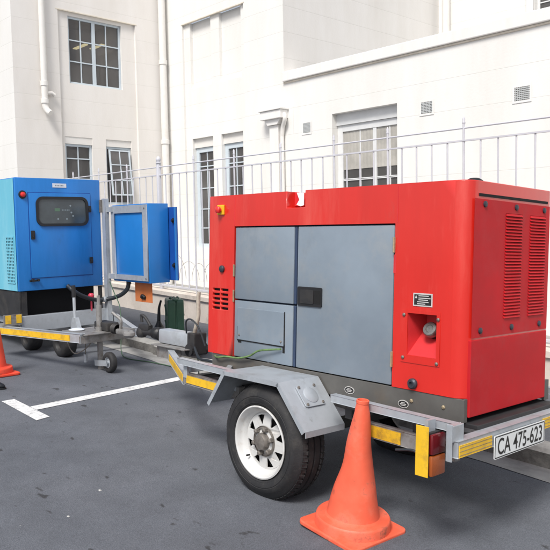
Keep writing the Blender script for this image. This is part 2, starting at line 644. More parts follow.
def sheet(name, x0, x1, y0, y1, dz, m, nx=1, ny=1, jag=0., skew=(0, 0)):
    mb = MB()
    V = [[None] * (ny + 1) for _ in range(nx + 1)]
    for i in range(nx + 1):
        for j in range(ny + 1):
            x = x0 + (x1 - x0) * i / nx
            ya, yb = y0 + skew[0] * yoff(x), y1 + skew[1] * yoff(x)
            y = ya + (yb - ya) * j / ny
            if j == 0 and jag:
                y += random.uniform(-jag, jag)
            V[i][j] = mb.bm.verts.new((x, y, gz(x, y, dz)))
    for i in range(nx):
        for j in range(ny):
            mb.bm.faces.new((V[i][j], V[i + 1][j], V[i + 1][j + 1], V[i][j + 1]))
    return tag(mb.build(name, m), kind='structure')


sheet('road', -60, 60, -60, 6.0, 0, 'asphalt')
sheet('gutter', -30, 20, 4.245, 4.50, .004, 'concrete', 200, 1, .018, (1, 1))
sheet('pavement', -30, 20, 4.64, 6.3, .125, 'pave', 1, 1, 0, (1, 0))
sheet('forecourt', -40, 30, 6.25, 40, .20, 'concrete')

mb = MB()
mt = MB()
x = -30.
while x < 12:
    L = random.uniform(.85, 1.15)
    a, b = x + .006, x + L - .006
    j = random.uniform(-.012, .012) - .115 + yoff(x)
    yb, yt = 4.565 + j, 4.60 + j
    zt = .128 + random.uniform(-.008, .008)
    poly = [(yb, -.1), (yt - .004, zt - .028), (yt + .02, zt - .003), (yt + .05, zt), (4.665 + yoff(x), zt), (4.665 + yoff(x), -.1)]
    A = [mb.bm.verts.new((a, y, gz(a, y, z))) for y, z in poly]
    B = [mb.bm.verts.new((b, y, gz(b, y, z))) for y, z in poly]
    nP = len(poly)
    fs = []
    mb.bm.faces.new(A); mb.bm.faces.new(B[::-1])
    for i in range(nP):
        fc = mb.bm.faces.new((A[i], B[i], B[(i + 1) % nP], A[(i + 1) % nP]))
        if i in (1, 2, 3):
            fc.material_index = 1
    x += L
kerb = tag(mb.build('kerb', 'granite'), kind='structure')
kerb.data.materials.append(M['granitetop'])
mb = MB()
for i in range(1):
    yA, yB = 4.55 + yoff(-30), 4.55 + yoff(12)
    mb.face([(-30, yA, gz(-30, yA, -.05)), (12, yB, gz(12, yB, -.05)), (12, yB, gz(12, yB, .10)), (-30, yA, gz(-30, yA, .10))])
tag(mb.build('kerb_joint_mortar', 'granite'), kind='structure')


def ground_poly(mb, pts, dz):
    mb.face([(x, y, gz(x, y, dz)) for x, y in pts])


mb = MB()
ground_poly(mb, [(-5.965, 2.372), (-5.975, 2.487), (-5.278, 2.478), (-5.245, 2.352)], .004)
ground_poly(mb, [(-5.655, 2.486), (-5.530, 2.484), (-5.735, 4.235), (-5.860, 4.235)], .004)
tag(mb.build('parking_marking', 'paintw'), kind='structure')


# litter
def crumb(x, y, r, label, m, cat='litter'):
    mb = MB()
    bmesh.ops.create_icosphere(mb.bm, subdivisions=2, radius=1)
    ph = random.random() * 6
    for v in mb.bm.verts:
        k = 1 + .25 * math.sin(5 * v.co.x + ph) + .2 * math.sin(6 * v.co.y + ph)
        v.co = Vector((v.co.x * r * k, v.co.y * r * .7 * k, v.co.z * r * .28))
    o = mb.build('litter_scrap', m, smooth=60)
    o.location = (x, y, gz(x, y, r * .1))
    return tag(o, label, cat, 'scraps of litter on the asphalt')


LIT = [(-3.667, 2.013, .011, 'white speck of litter, highest of three in a row on the open asphalt'),
       (-3.45, 1.70, .010, 'small white scrap on the asphalt left of the big tyre'),
       (-3.05, 1.52, .009, 'tiny white chip on the asphalt nearest the lower edge')]

# ================================================================== BUILDING
bld = thing('building', 'white plastered building with barred railings before it, steel windows and rain pipes', 'building', (-9, 9, 0))
YW = 9.0
XL = -12.89
XR = -9.22
fP = lambda u, v, d: (u, YW + d, v)          # front wall, faces the street
fL = lambda u, v, d: (XL - d, u, v)          # side of the projecting block
fR = lambda u, v, d: (XR - d, u, v)          # return of the tall block
TOPZ = 7.6


def window(parent, f, u0, u1, v0, v1, d, cols, rows, fm='frame', lintel=0., mull=(), fw=.045, bars=.022, glass='glass', tall=None):
    """steel window in an opening; d depth of glass. rows: list of v-levels of bars, cols: list of u-levels"""
    mb = MB()
    vt = v1 - lintel

    def bar(a, b, c, e, dd):
        p, q = Vector(f(a, c, d - dd)), Vector(f(b, e, d + .03))
        mb.box(p, q)
    bar(u0, u0 + fw, v0, vt, .03)
    bar(u1 - fw, u1, v0, vt, .03)
    bar(u0 + fw, u1 - fw, v0, v0 + fw, .03)
    bar(u0 + fw, u1 - fw, vt - fw, vt, .03)
    w = mb.build('window', fm, parent, bevmod=.004)
    for mu in mull:
        m2 = MB()
        m2.box(f(mu - .035, v0 + fw, d - .024), f(mu + .035, vt - fw, d + .024))
        m2.build('mullion', fm, w)
    m3 = MB()
    cuts = sorted(cols)
    for c in cuts:
        m3.box(f(c - bars / 2, v0 + fw, d - .014), f(c + bars / 2, vt - fw, d + .014))
    for r in rows:
        m3.box(f(u0 + fw, r - bars / 2, d - .016), f(u1 - fw, r + bars / 2, d + .012))
    m3.build('glazing_bar', fm, w)
    m4 = MB()
    m4.face([f(u0 + .01, v0 + .01, d), f(u1 - .01, v0 + .01, d), f(u1 - .01, vt - .01, d), f(u0 + .01, vt - .01, d)])
    m4.build('pane', glass, w)
    if lintel:
        m5 = MB()
        m5.box(f(u0, vt + .001, d - .06), f(u1, v1, d + .05))
        m5.build('head_panel', 'framew' if fm == 'framew' else 'pvc', w)
    # dim room behind the glass
    m6 = MB()
    D = d + 1.6
    a0, a1, b0, b1 = u0 - .25, u1 + .25, v0 - .2, v1 + .25
    q = [f(a0, b0, D), f(a1, b0, D), f(a1, b1, D), f(a0, b1, D)]
    p = [f(a0, b0, d + .06), f(a1, b0, d + .06), f(a1, b1, d + .06), f(a0, b1, d + .06)]
    m6.face(q)
    for i in range(4):
        m6.face([p[i], p[(i + 1) % 4], q[(i + 1) % 4], q[i]])
    m6.build('room_interior', 'room', w)
    return w


# --- front wall, tall block, with shallow bay
bay = (-12.25, -10.30)
W1 = (-12.045, -11.36)
W2 = (-11.09, -10.43)
mb = MB()
mb.wall(fP, XL, XR, -.6, TOPZ, [(bay[0], bay[1], -.6, 5.82, .05)])
mb.wall(fP, bay[0], bay[1], -.6, 5.82, [(W1[0], W1[1], 1.15, 3.44, .24), (W2[0], W2[1], 1.15, 3.44, .24),
                                       (W1[0], W1[1], 4.47, 5.82, .12), (W2[0], W2[1], 4.47, 5.82, .12)], .05)
for w in (W1, W2):
    mb.face([fP(w[0], 4.47, .12), fP(w[1], 4.47, .12), fP(w[1], 5.82, .12), fP(w[0], 5.82, .12)])
mb.build('front_wall', 'plX', bld, weld=True)
mb = MB()
mb.box(fP(bay[0] - .03, 5.808, -.006), fP(bay[1] + .03, 5.828, .055))
mb.build('bay_moulding', 'stain', bld)
for w in (W1, W2):
    m_ = (w[0] + w[1]) / 2
    window(bld, fP, w[0] + .0, w[1] - .0, 1.15, 3.44, .17, [m_], [1.578, 1.975, 2.407, 2.86], lintel=.19, fw=.10)

# --- single-storey wing
BW = (-8.08, -6.73)
mb = MB()
mb.wall(fP, XR, 12, -.6, 4.15, [(BW[0], BW[1], 1.1, 3.457, .24)])
mb.build('wing_wall', 'plX', bld, weld=True)
mb = MB()
mb.box((XR + .002, YW - .055, 4.165), (12, YW + .32, 4.336), .012)
mb.build('parapet_cap', 'pltrim', bld)
mb = MB()
mb.box((XR + .002, YW - .022, 4.135), (12, YW + .25, 4.163), .006)
mb.build('parapet_moulding', 'stain', bld)
wb = window(bld, fP, BW[0] + .0, BW[1], 1.1, 3.457, .17, [-7.60, -6.99], [1.80, 2.345, 2.36], fm='framew', lintel=.19, mull=[-7.29], fw=.11)
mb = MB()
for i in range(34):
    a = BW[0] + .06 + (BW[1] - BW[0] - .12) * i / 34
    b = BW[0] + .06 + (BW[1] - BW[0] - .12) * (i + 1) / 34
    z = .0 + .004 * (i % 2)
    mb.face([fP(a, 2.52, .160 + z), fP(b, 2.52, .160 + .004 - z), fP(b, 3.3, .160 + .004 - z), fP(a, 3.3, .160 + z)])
mb.build('pane_reflection', 'pane_reflection', wb)  # opaque sheet added over the upper panes, coloured as their reflection

# air vents
for (a, b, c, e) in ((-8.786, -8.55, 3.18, 3.41), (-6.31, -6.055, 3.20, 3.43), (-4.81, -4.535, 3.18, 3.42)):
    mb = MB()
    mb.wall(fP, a, b, c, e, [(a + .03, b - .03, c + .03, e - .03, 0)], -.008)
    for u_, v_ in ():
        pass
    v = mb.build('air_vent', 'pltrim', bld)
    mb = MB()
    n = 7
    for i in range(n):
        z = c + .035 + (e - c - .07) * (i + .5) / n
        mb.box(fP(a + .03, z - .006, -.010), fP(b - .03, z + .006, -.004))
        xx = a + .035 + (b - a - .07) * (i + .5) / n
        mb.box(fP(xx - .005, c + .03, -.009), fP(xx + .005, e - .03, -.003))
    mb.build('grille', 'vent', v)
    mb = MB()
    mb.face([fP(a + .03, c + .03, -.002), fP(b - .03, c + .03, -.002), fP(b - .03, e - .03, -.002), fP(a + .03, e - .03, -.002)])
    mb.build('vent_backing', 'hub', v)

# rain head + chase + pipe at the wing corner
mb = MB()
mb.box((-9.665, YW - .20, 3.515), (-9.13, YW, 3.665), .008)
mb.box((-9.69, YW - .225, 3.666), (-9.105, YW, 3.70), .006)
mb.prism([(-9.60, 3.513), (-9.19, 3.513), (-9.27, 3.415), (-9.525, 3.415)], -.15, 0, fP)
hop = mb.build('rain_hopper', 'pltrim', bld)
mb = MB()
mb.box((-9.515, YW - .11, -.3), (-9.285, YW, 3.413), .006)
mb.build('pipe_chase', 'pltrim', bld)
mb = MB()
mb.tube(bez([(-9.14, YW - .10, 3.60), (-9.115, YW - .10, 3.50), (-9.20, YW - .07, 3.36), (-9.235, YW - .06, 3.2)], 6), .038, 12)
mb.tube([(-9.235, YW - .06, 3.2), (-9.235, YW - .06, -.3)], .038, 12)
mb.build('overflow_pipe', 'pvc', bld, smooth=50)

# --- projecting block, side wall facing right
YC = 5.62
bayL = (6.54, 8.27)
UW = (6.77, 7.955, 4.46, 5.755)
LW1 = (6.62, 7.215, 2.10, 3.42)
LW2 = (7.52, 8.12, 2.10, 3.42)
mb = MB()
mb.wall(fL, YC, YW, -.6, TOPZ, [(bayL[0], bayL[1], -.6, 5.83, .05)])
mb.wall(fL, bayL[0], bayL[1], -.6, 5.83, [(*UW, .17), (*LW1, .17), (*LW2, .17)], .05)
mb.build('side_wall', 'plY', bld, weld=True)
mb = MB()
mb.box(fL(bayL[0] - .04, 5.818, -.006), fL(bayL[1] + .03, 5.838, .055))
mb.build('bay_moulding', 'stain', bld)
mb = MB()
mb.wall(lambda u, v, d: (u, YC + d, v), XL - 9, XL, -.6, TOPZ)
mb.build('end_wall', 'plX', bld)
wu = window(bld, fL, *UW, .12, [7.06, 7.63], [4.90, 5.31], mull=[7.345], fw=.04)
for (yy, zz) in ((7.55, 5.50), (7.95, 5.56), (8.35, 5.62)):
    mb = MB()
    mb.box((XL - 1.35, yy, zz - .02), (XL - .85, yy + .09, zz))
    mb.build('ceiling_light', 'tube', wu)
window(bld, fL, *LW1, .12, [6.92], [2.6, 3.0], lintel=.14, fw=.045)
w2 = window(bld, fL, *LW2, .13, [], [], lintel=.14, fw=.045)
# tilted open sash
sash = MB()
yy0, yy1, z0, z1 = LW2[0] + .055, LW2[1] - .055, 2.28, 3.22


def fS(u, v, d):
    t = (z1 - v) / (z1 - z0)
    return (XL + .0 + .11 * t - d - .05, u, v)


for (a, b, c, e) in ((yy0, yy0 + .03, z0, z1), (yy1 - .03, yy1, z0, z1), (yy0 + .03, yy1 - .03, z0, z0 + .03), (yy0 + .03, yy1 - .03, z1 - .03, z1),
                     ((yy0 + yy1) / 2 - .01, (yy0 + yy1) / 2 + .01, z0 + .03, z1 - .03), (yy0 + .03, yy1 - .03, 2.58, 2.60), (yy0 + .03, yy1 - .03, 2.90, 2.92)):
    sash.prism([(a, c), (b, c), (b, e), (a, e)], -.012, .012, fS)
so = sash.build('open_sash', 'frame', w2)
mb = MB()
mb.face([fS(yy0, z0, 0), fS(yy1, z0, 0), fS(yy1, z1, 0), fS(yy0, z1, 0)])
mb.build('pane', 'glass', so)

# downpipes
mb = MB()
px, py = XL + .12, 8.86
mb.tube([(px, py, -.3), (px, py, TOPZ)], .075, 18)
dp = mb.build('downpipe', 'pvc', bld, smooth=50)
for z in (1.75, 3.44, 5.12):
    mb = MB()
    mb.lathe([(.076, -.05), (.09, -.045), (.09, .045), (.076, .05)], (px, py, z), (0, 0, 1), 18)
    mb.box((XL, py - .015, z - .02), (px, py + .015, z + .02))
    mb.build('pipe_collar', 'pvc', dp, smooth=40)
mb = MB()
px, py = XL + .075, 6.18
mb.tube([(px, py, TOPZ), (px, py, 4.03)], .058, 16)
mb.tube(bez([(px, py, 4.03), (px, py + .005, 3.93), (px + .03, py + .03, 3.85), (px + .09, py + .06, 3.80)], 5), .058, 16)
dp = mb.build('downpipe', 'pvc', bld, smooth=50)
for z in (4.03, 4.36):
    mb = MB()
    mb.lathe([(.058, -.045), (.072, -.04), (.072, .04), (.058, .045)], (px, py, z), (0, 0, 1), 16)
    mb.build('pipe_collar', 'pvc', dp, smooth=40)
mb = MB()
mb.tube([(px, py, 4.18), (px, py + .14, 4.20), (px, py + .2, 4.16)], .036, 12)
mb.build('pipe_branch', 'pvc', dp, smooth=40)

# --- upper storey set back behind the wing
YU = 13.9
mb = MB()
mb.wall(fR, YW, YU, 3.5, TOPZ + .3)
mb.build('return_wall', 'plR', bld)
mb = MB()
fU = lambda u, v, d: (u, YU + d, v)
mb.wall(fU, XR, 12, 3.4, TOPZ + .6, [(-6.95, -5.6, 4.6, 7.4, .2)])
mb.build('upper_wall', 'plX', bld)
window(bld, fU, -6.95, -5.6, 4.6, 7.4, .14, [-6.5, -6.05], [5.3, 6.0, 6.7], fm='framew')
mb = MB()
mb.box((-7.10, YU - .09, 3.6), (-6.955, YU, TOPZ), .01)
mb.build('pilaster', 'pltrim', bld)
mb = MB()
mb.tube([(-8.97, YU - .1, 3.6), (-8.97, YU - .1, TOPZ)], .085, 16)
mb.build('downpipe', 'pvc', bld, smooth=50)
mb = MB()
mb.box((XR, YW + .321, 3.85), (12, YU, 3.95))
mb.build('flat_roof', 'concrete', bld)

# ================================================================== LOW WALL + RAILING
YF = 6.30
lw = MB()
segs = 60
for i in range(1):
    a, b = -13.0, 12.0
    P0 = [(YF - .14, -.2), (YF - .14, .345), (YF - .17, .347), (YF - .17, .405), (YF + .17, .405), (YF + .17, .347), (YF + .14, .345), (YF + .14, -.2)]
    base_off = lambda x, dz: -SX * x - SY * 6.3 + dz + .10
    A = [lw.bm.verts.new((a, y, base_off(a, z))) for y, z in P0]
    B = [lw.bm.verts.new((b, y, base_off(b, z))) for y, z in P0]
    lw.bm.faces.new(A); lw.bm.faces.new(B[::-1])
    for k in range(len(P0)):
        lw.bm.faces.new((A[k], B[k], B[(k + 1) % len(P0)], A[(k + 1) % len(P0)]))
tag(lw.build('low_wall', 'plinth'), 'low cream plastered plinth wall along the pavement under the railings', 'wall')

rail = thing('railing', 'pale grey steel railing with thin bars and spear tips on the low wall', 'railing', (-7, YF, .6))
RT, RU = 2.415, 2.54
mb = MB()
mb.beam((-12.88, YF, RT), (4, YF, RT), .03, .016)
mb.build('lower_top_rail', 'rail', rail)
mb = MB()
mb.tube([(-12.88, YF, RU), (4, YF, RU)], .009, 8)
mb.build('upper_top_rail', 'rail', rail)
zb = lambda x: -SX * x - SY * 6.3 + .57
mb = MB()
mb.beam((-12.88, YF, zb(-12.88)), (4, YF, zb(4)), .035, .022)
mb.build('bottom_rail', 'rail', rail)
talls = [-12.05, -11.12, -10.2, -9.28, -8.38, -7.46, -6.54, -5.63, -4.84, -3.89, -2.95, -2.0, -1.05, -.1, .85]


def spear(mb, x, r=.013, h=2.66):
    mb.tube([(x, YF, zb(x) - .17), (x, YF, RU + .04)], r, 8)
    mb.lathe([(r, 0), (r * 1.35, .010), (r * 1.35, .018), (r, .028), (r * 1.25, .05), (.001, h - RU - .04)], (x, YF, RU + .04), (0, 0, 1), 8)


for i, tx in enumerate(talls):
    mb = MB()
    if abs(tx + 9.28) < .01 or abs(tx + 3.89) < .001 and False:
        mb.beam((tx, YF, zb(tx) - .2), (tx, YF, RU + .05), .055, .055, .006)
        mb.lathe([(.03, 0), (.042, .008), (.042, .022), (.028, .032), (.036, .05), (.04, .07), (.03, .095), (.001, .125)], (tx, YF, RU + .05), (0, 0, 1), 16)
        mb.build('post', 'rail', rail, smooth=40)
    else:
        spear(mb, tx, .0125)
        mb.build('spear_bar', 'rail', rail, smooth=40)
    if i + 1 < len(talls):
        n = 4 if abs(tx + 5.63) < .01 else 5
        for k in range(1, n):
            x = tx + (talls[i + 1] - tx) * k / n
            mb = MB()
            mb.tube([(x, YF, zb(x)), (x, YF, RT)], .009, 8)
            mb.build('bar', 'rail', rail, smooth=40)

# loose wire behind the railing
mb = MB()
for i in range(7):
    cx = -9.2 + i * .30
    zz = zb(cx) + .10
    ra, rb = random.uniform(.16, .26), random.uniform(.26, .40)
    pts = [(cx + ra * math.cos(PI * k / 10), YF + .22 + .03 * (i % 2), zz + rb * math.sin(PI * k / 10)) for k in range(11)]
    mb.tube(bez(pts, 2), .0028, 5)
tag(mb.build('wire_tangle', 'wire', smooth=60), 'thin brown loops of loose wire lying behind the railing bars', 'wire')

# ================================================================== RED GENERATOR TRAILER  (local frame, z=0 at tyre contact)
RX = -4.92128946e-02
red = thing('generator_trailer', 'red generator with grey side doors on a galvanised single-axle trailer', 'trailer', (-2.906, 2.667, .022), rot=(RX, 0, 0), wcs=False)
GF, GB = .31, 1.22          # front and back planes of the enclosure
GL, GR = -1.005, 1.05
GZ0, GZ1 = .722, 1.805
RC = .082
fF = lambda u, v, d: (u, GF + d, v)
mb = MB()
holes = [(-.722, .607, GZ0, 1.596, .045), (-.225, -.068, 1.703, GZ1, .13), (.702, .881, .905, 1.126, .004)]
for r_ in range(5):
    z = 1.037 + r_ * .0318
    for (a, b) in ((-.945, -.868), (-.858, -.778)):
        holes.append((a, b, z - .0085, z + .0085, .02))
RL = .022
mb.wall(fF, GL + RL, GR - RC, GZ0, GZ1, holes)
# plan outline of the rest: rounded corners, end, back
plan = []
for i in range(9):
    a = -PI / 2 + PI / 2 * i / 8
    plan.append((GR - RC + RC * math.cos(a), GF + RC + RC * math.sin(a)))
for i in range(9):
    a = PI / 2 * i / 8
    plan.append((GR - RC + RC * math.cos(a), GB - RC + RC * math.sin(a)))
for i in range(5):
    a = PI / 2 + PI / 2 * i / 4
    plan.append((GL + RL + RL * math.cos(a), GB - RL + RL * math.sin(a)))
for i in range(5):
    a = PI + PI / 2 * i / 4
    plan.append((GL + RL + RL * math.cos(a), GF + RL + RL * math.sin(a)))
for i in range(len(plan) - 1):
    (x0, y0), (x1, y1) = plan[i], plan[i + 1]
    mb.face([(x0, y0, GZ0), (x1, y1, GZ0), (x1, y1, GZ1), (x0, y0, GZ1)])
# roof with the lifting notch left open
for (xa, xb, ya) in ((GL + RL, -.225, GF), (-.225, -.068, GF + .13), (-.068, GR - RC, GF)):
    mb.face([(xa, ya, GZ1), (xb, ya, GZ1), (xb, GB, GZ1), (xa, GB, GZ1)])
rc1 = [p for p in plan if p[0] >= GR - RC - 1e-6]
mb.face([(x, y, GZ1) for x, y in rc1])
rc2 = [p for p in plan if p[0] <= GL + RL + 1e-6]
mb.face([(x, y, GZ1) for x, y in rc2])
mb.face([(GL + RL, GF + .06, GZ0), (GR - RC, GF + .06, GZ0), (GR - RC, GB, GZ0), (GL + RL, GB, GZ0)])
mb.face([fF(-.225, 1.703, .13), fF(-.068, 1.703, .13), fF(-.068, GZ1, .13), fF(-.225, GZ1, .13)])
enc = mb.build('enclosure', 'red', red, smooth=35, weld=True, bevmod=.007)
# seams pressed into the sheet
for xs_ in (-.7215, .621):
    mb = MB()
    mb.box((xs_ - .002, GF - .0012, 1.60), (xs_ + .002, GF + .01, GZ1 - .012))
    mb.build('panel_seam', 'red_in', enc)
mb = MB()
mb.face([fF(-.95, 1.02, .018), fF(-.77, 1.02, .018), fF(-.77, 1.18, .018), fF(-.95, 1.18, .018)])
mb.build('vent_slot_backing', 'dark', enc)
# lifting lug in notch
mb = MB()
for yy in (GF + .07,):
    circ = [(-.215 + .07 * math.cos(t), 1.72 + .085 * math.sin(t)) for t in [PI * k / 14 for k in range(15)]]
    mb.prism(circ, yy - GF, yy - GF + .012, fF)
mb.build('lifting_lug', 'red_in', enc)
mb = MB()
tg = [(x_ - .060, z_) for x_, z_ in ((-.135, 1.80), (-.072, 1.795), (-.072, 1.72), (-.10, 1.714), (-.135, 1.725), (-.112, 1.755))]
mb.prism(tg, .055, .058, fF)
mb.build('white_tag', 'rag', enc)

# doors
mb = MB()
mb.face([fF(-.722, GZ0, .043), fF(.607, GZ0, .043), fF(.607, 1.596, .043), fF(-.722, 1.596, .043)])
mb.build('door_recess', 'seal', red)


def door(u0, u1, v0, v1, name='door'):
    m_ = MB()
    m_.box(fF(u0, v0, .006), fF(u1, v1, .038), .006, 2)
    return m_.build(name, 'door', red, smooth=30)


d1 = door(-.716, -.160, 1.112, 1.588, 'upper_door')
d2 = door(-.716, -.160, GZ0 + .004, 1.102, 'lower_door')
d3 = door(-.128, .597, GZ0 + .004, 1.588, 'wide_door')
for dd, x0 in ((d1, -.16), (d2, -.16)):
    v0 = 1.112 if dd is d1 else GZ0 + .004
    v1 = 1.588 if dd is d1 else 1.102
    m_ = MB()
    m_.box(fF(x0 + .001, v0, .010), fF(x0 + .022, v1, .036), .004)
    m_.build('edge_flange', 'seal', dd)
# hatch on lower door
mb = MB()
mb.box(fF(-.676, .843, -.001), fF(-.234, 1.056, .008), .002)
h = mb.build('hatch', 'door', d2)
mb = MB()
mb.box(fF(-.682, .836, .002), fF(-.228, .8415, .0068))
mb.box(fF(-.2325, .842, .002), fF(-.2275, 1.058, .0068))
mb.box(fF(-.682, .842, .002), fF(-.6775, .93, .0068))
mb.box(fF(-.674, .822, .0045), fF(-.64, .838, .0068))
mb.box(fF(-.245, .80, .0045), fF(-.226, .855, .0068))
mb.build('hatch_gap', 'dark', d2)
for (u, v) in ((-.655, .875), (-.255, .87)):
    mb = MB()
    mb.lathe([(.007, 0), (.007, .004), (.003, .006)], fF(u, v, -.001), (0, -1, 0), 12, capb=True)
    mb.build('hatch_screw', 'hub', h)
# recessed paddle latch
mb = MB()
mb.prism(rrect(-.116, .083, 1.108, 1.224, .010), -.002, .006, fF)
la = mb.build('latch_plate', 'black', d3)
mb = MB()
mb.prism(rrect(-.088, .020, 1.124, 1.208, .008), -.0065, -.001, fF)
mb.build('latch_paddle', 'blacksteel', la)
mb = MB()
mb.prism(rrect(.026, .074, 1.126, 1.206, .006), -.0026, -.001, fF)
mb.build('latch_pocket', 'dark', la)
# hinges
for z in (1.481, .868):
    mb = MB()
    mb.box(fF(.5985, z - .042, -.006), fF(.6105, z + .042, .004), .002)
    mb.tube([fF(.605, z - .04, -.008), fF(.605, z + .04, -.008)], .006, 8)
    mb.build('hinge', 'brass', red, smooth=40)
mb = MB()
mb.box(fF(.600, 1.33, -.001), fF(.616, 1.43, .012), .002)
mb.build('hinge_stop', 'red_in', red)
for z in (1.30, 1.13):
    mb = MB()
    mb.box(fF(-.728, z - .04, -.004), fF(-.716, z + .04, .004), .002)
    mb.build('hinge', 'brass', red)
# emergency stop and lock
mb = MB()
mb.box(fF(-.895, 1.675, -.014), fF(-.825, 1.742, 0), .004)
es = mb.build('emergency_stop', 'yellow', red)
mb = MB()
mb.lathe([(.014, 0), (.014, .012), (.023, .014), (.023, .028), (.017, .034), (.001, .036)], fF(-.858, 1.708, -.014), (0, -1, 0), 20)
mb.build('stop_button', 'buttonred', es, smooth=40)
mb = MB()
mb.lathe([(.024, 0), (.024, .012), (.017, .018), (.001, .02)], fF(-.842, 1.307, 0), (0, -1, 0), 20)
mb.build('lock', 'lockgrey', red, smooth=40)
mb = MB()
mb.lathe([(.028, 0), (.028, .014), (.020, .022), (.012, .022), (.010, .012), (.001, .012)], fF(.745, .758, 0), (0, -1, 0), 24)
mb.build('drain_plug', 'lockgrey', red, smooth=40)
# warning plate (unreadable print as lines)
mb = MB()
mb.box(fF(.734, 1.165, -.0025), fF(.852, 1.233, 0))
pl = mb.build('warning_plate', 'label', red)
mb = MB()
mb.box(fF(.741, 1.172, -.0035), fF(.845, 1.226, -.0025))
mb.build('print_block', 'ink', pl)
mb = MB()
for i, z in enumerate((1.2195, 1.208, 1.1985, 1.188, 1.178)):
    a = .768 if i < 3 else .760
    mb.box(fF(a, z - .0022, -.0042), fF(a + (.062, .074, .058, .07, .05)[i], z + .0022, -.0035))
mb.prism([(.746, 1.206), (.760, 1.206), (.753, 1.222)], -.0042, -.0035, fF)
mb.build('print_line', 'label', pl)
# fuel filler
flat_with_holes('filler_frame', [(.663, .865), (.902, .865), (.902, 1.142), (.663, 1.142)],
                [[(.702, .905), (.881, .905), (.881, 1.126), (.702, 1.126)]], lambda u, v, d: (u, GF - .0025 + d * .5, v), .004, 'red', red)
mb = MB()
L_, R_, B_, T_ = .702, .881, .905, 1.126
q = lambda u, v, d: fF(u, v, d)
mb.face([q(L_, B_, .003), q(R_, B_, .003), q(R_ - .015, 1.05, .13), q(L_ + .03, 1.05, .13)])
mb.face([q(L_ + .03, 1.05, .13), q(R_ - .015, 1.05, .13), q(R_ - .015, T_ - .01, .13), q(L_ + .03, T_ - .01, .13)])
mb.face([q(L_, B_, .003), q(L_ + .03, 1.05, .13), q(L_ + .03, T_ - .01, .13), q(L_, T_, .003)])
mb.face([q(R_, B_, .003), q(R_ - .015, 1.05, .13), q(R_ - .015, T_ - .01, .13), q(R_, T_, .003)])
mb.face([q(L_, T_, .003), q(R_, T_, .003), q(R_ - .015, T_ - .01, .13), q(L_ + .03, T_ - .01, .13)])
pk = mb.build('filler_pocket', 'red_in', red)
ax = Vector((.05, -.80, .45)).normalized()
c0 = Vector(fF(.808, 1.012, .105))
mb = MB()
mb.lathe([(.030, 0), (.030, .045), (.032, .05)], c0, ax, 24)
mb.build('filler_neck', 'black', pk, smooth=40)
mb = MB()
mb.lathe([(.039, .045), (.041, .05), (.041, .072), (.036, .080), (.022, .081), (.018, .076), (.001, .076)], c0, ax, 28)
mb.build('fuel_cap', 'chrome', pk, smooth=40)
for (u, v) in ((.681, 1.115), (.892, 1.105), (.679, .89), (.888, .88)):
    mb = MB()
    mb.lathe([(.009, 0), (.009, .004), (.004, .008), (.001, .0085)], fF(u, v, -.005), (0, -1, 0), 12)
    mb.build('filler_bolt', 'hub', red, smooth=40)

# end: vent panel etc.
fE = lambda u, v, d: (GR + d, u, v)
mb = MB()
mb.wall(fE, .350, 1.150, 1.022, 1.715, [(.655, .832, 1.105, 1.655, -.0), (.918, 1.102, 1.105, 1.655, -.0)], .004)
ep = mb.build('vent_panel', 'red_end', red)
mb = MB()
mb.face([fE(.65, 1.10, .001), fE(1.11, 1.10, .001), fE(1.11, 1.66, .001), fE(.65, 1.66, .001)])
mb.build('vent_backing', 'dark', ep)
for (a, b) in ((.655, .832), (.918, 1.102)):
    mb = MB()
    n = 33
    st = .55 / n
    for i in range(n):
        z = 1.105 + st * i
        mb.prism([(.002, z + st * .98), (.011, z + st * .25), (.011, z + st * .12), (.002, z + st * .12)], a + .003, b - .003, lambda p, r, d: (GR + p, d, r))
    mb.build('louvre_bank', 'red_end', ep)
for (u, v) in ((.445, 1.69), (.762, 1.69), (1.078, 1.69), (.43, 1.057), (.744, 1.057), (1.055, 1.057)):
    mb = MB()
    mb.lathe([(.016, 0), (.016, .006), (.011, .009), (.001, .009)], fE(u, v, .004), (1, 0, 0), 18)
    mb.build('rubber_plug', 'lockgrey', ep, smooth=40)
mb = MB()
mb.box(fE(.392, 1.728, .0008), fE(1.125, 1.742, .003))
mb.build('rain_slot', 'dark', red)
mb = MB()
mb.box(fE(.350, .628, -.03), fE(1.152, 1.012, .005), .003)
mb.build('lower_panel', 'red_end', red)
# exhaust cap on the roof
mb = MB()
mb.lathe([(.035, 0), (.035, .04), (.058, .042), (.058, .056), (.048, .075), (.025, .088), (.001, .09)], (.70, .93, GZ1 - .012), (0, 0, 1), 24)
mb.build('exhaust_cap', 'black', red, smooth=40)

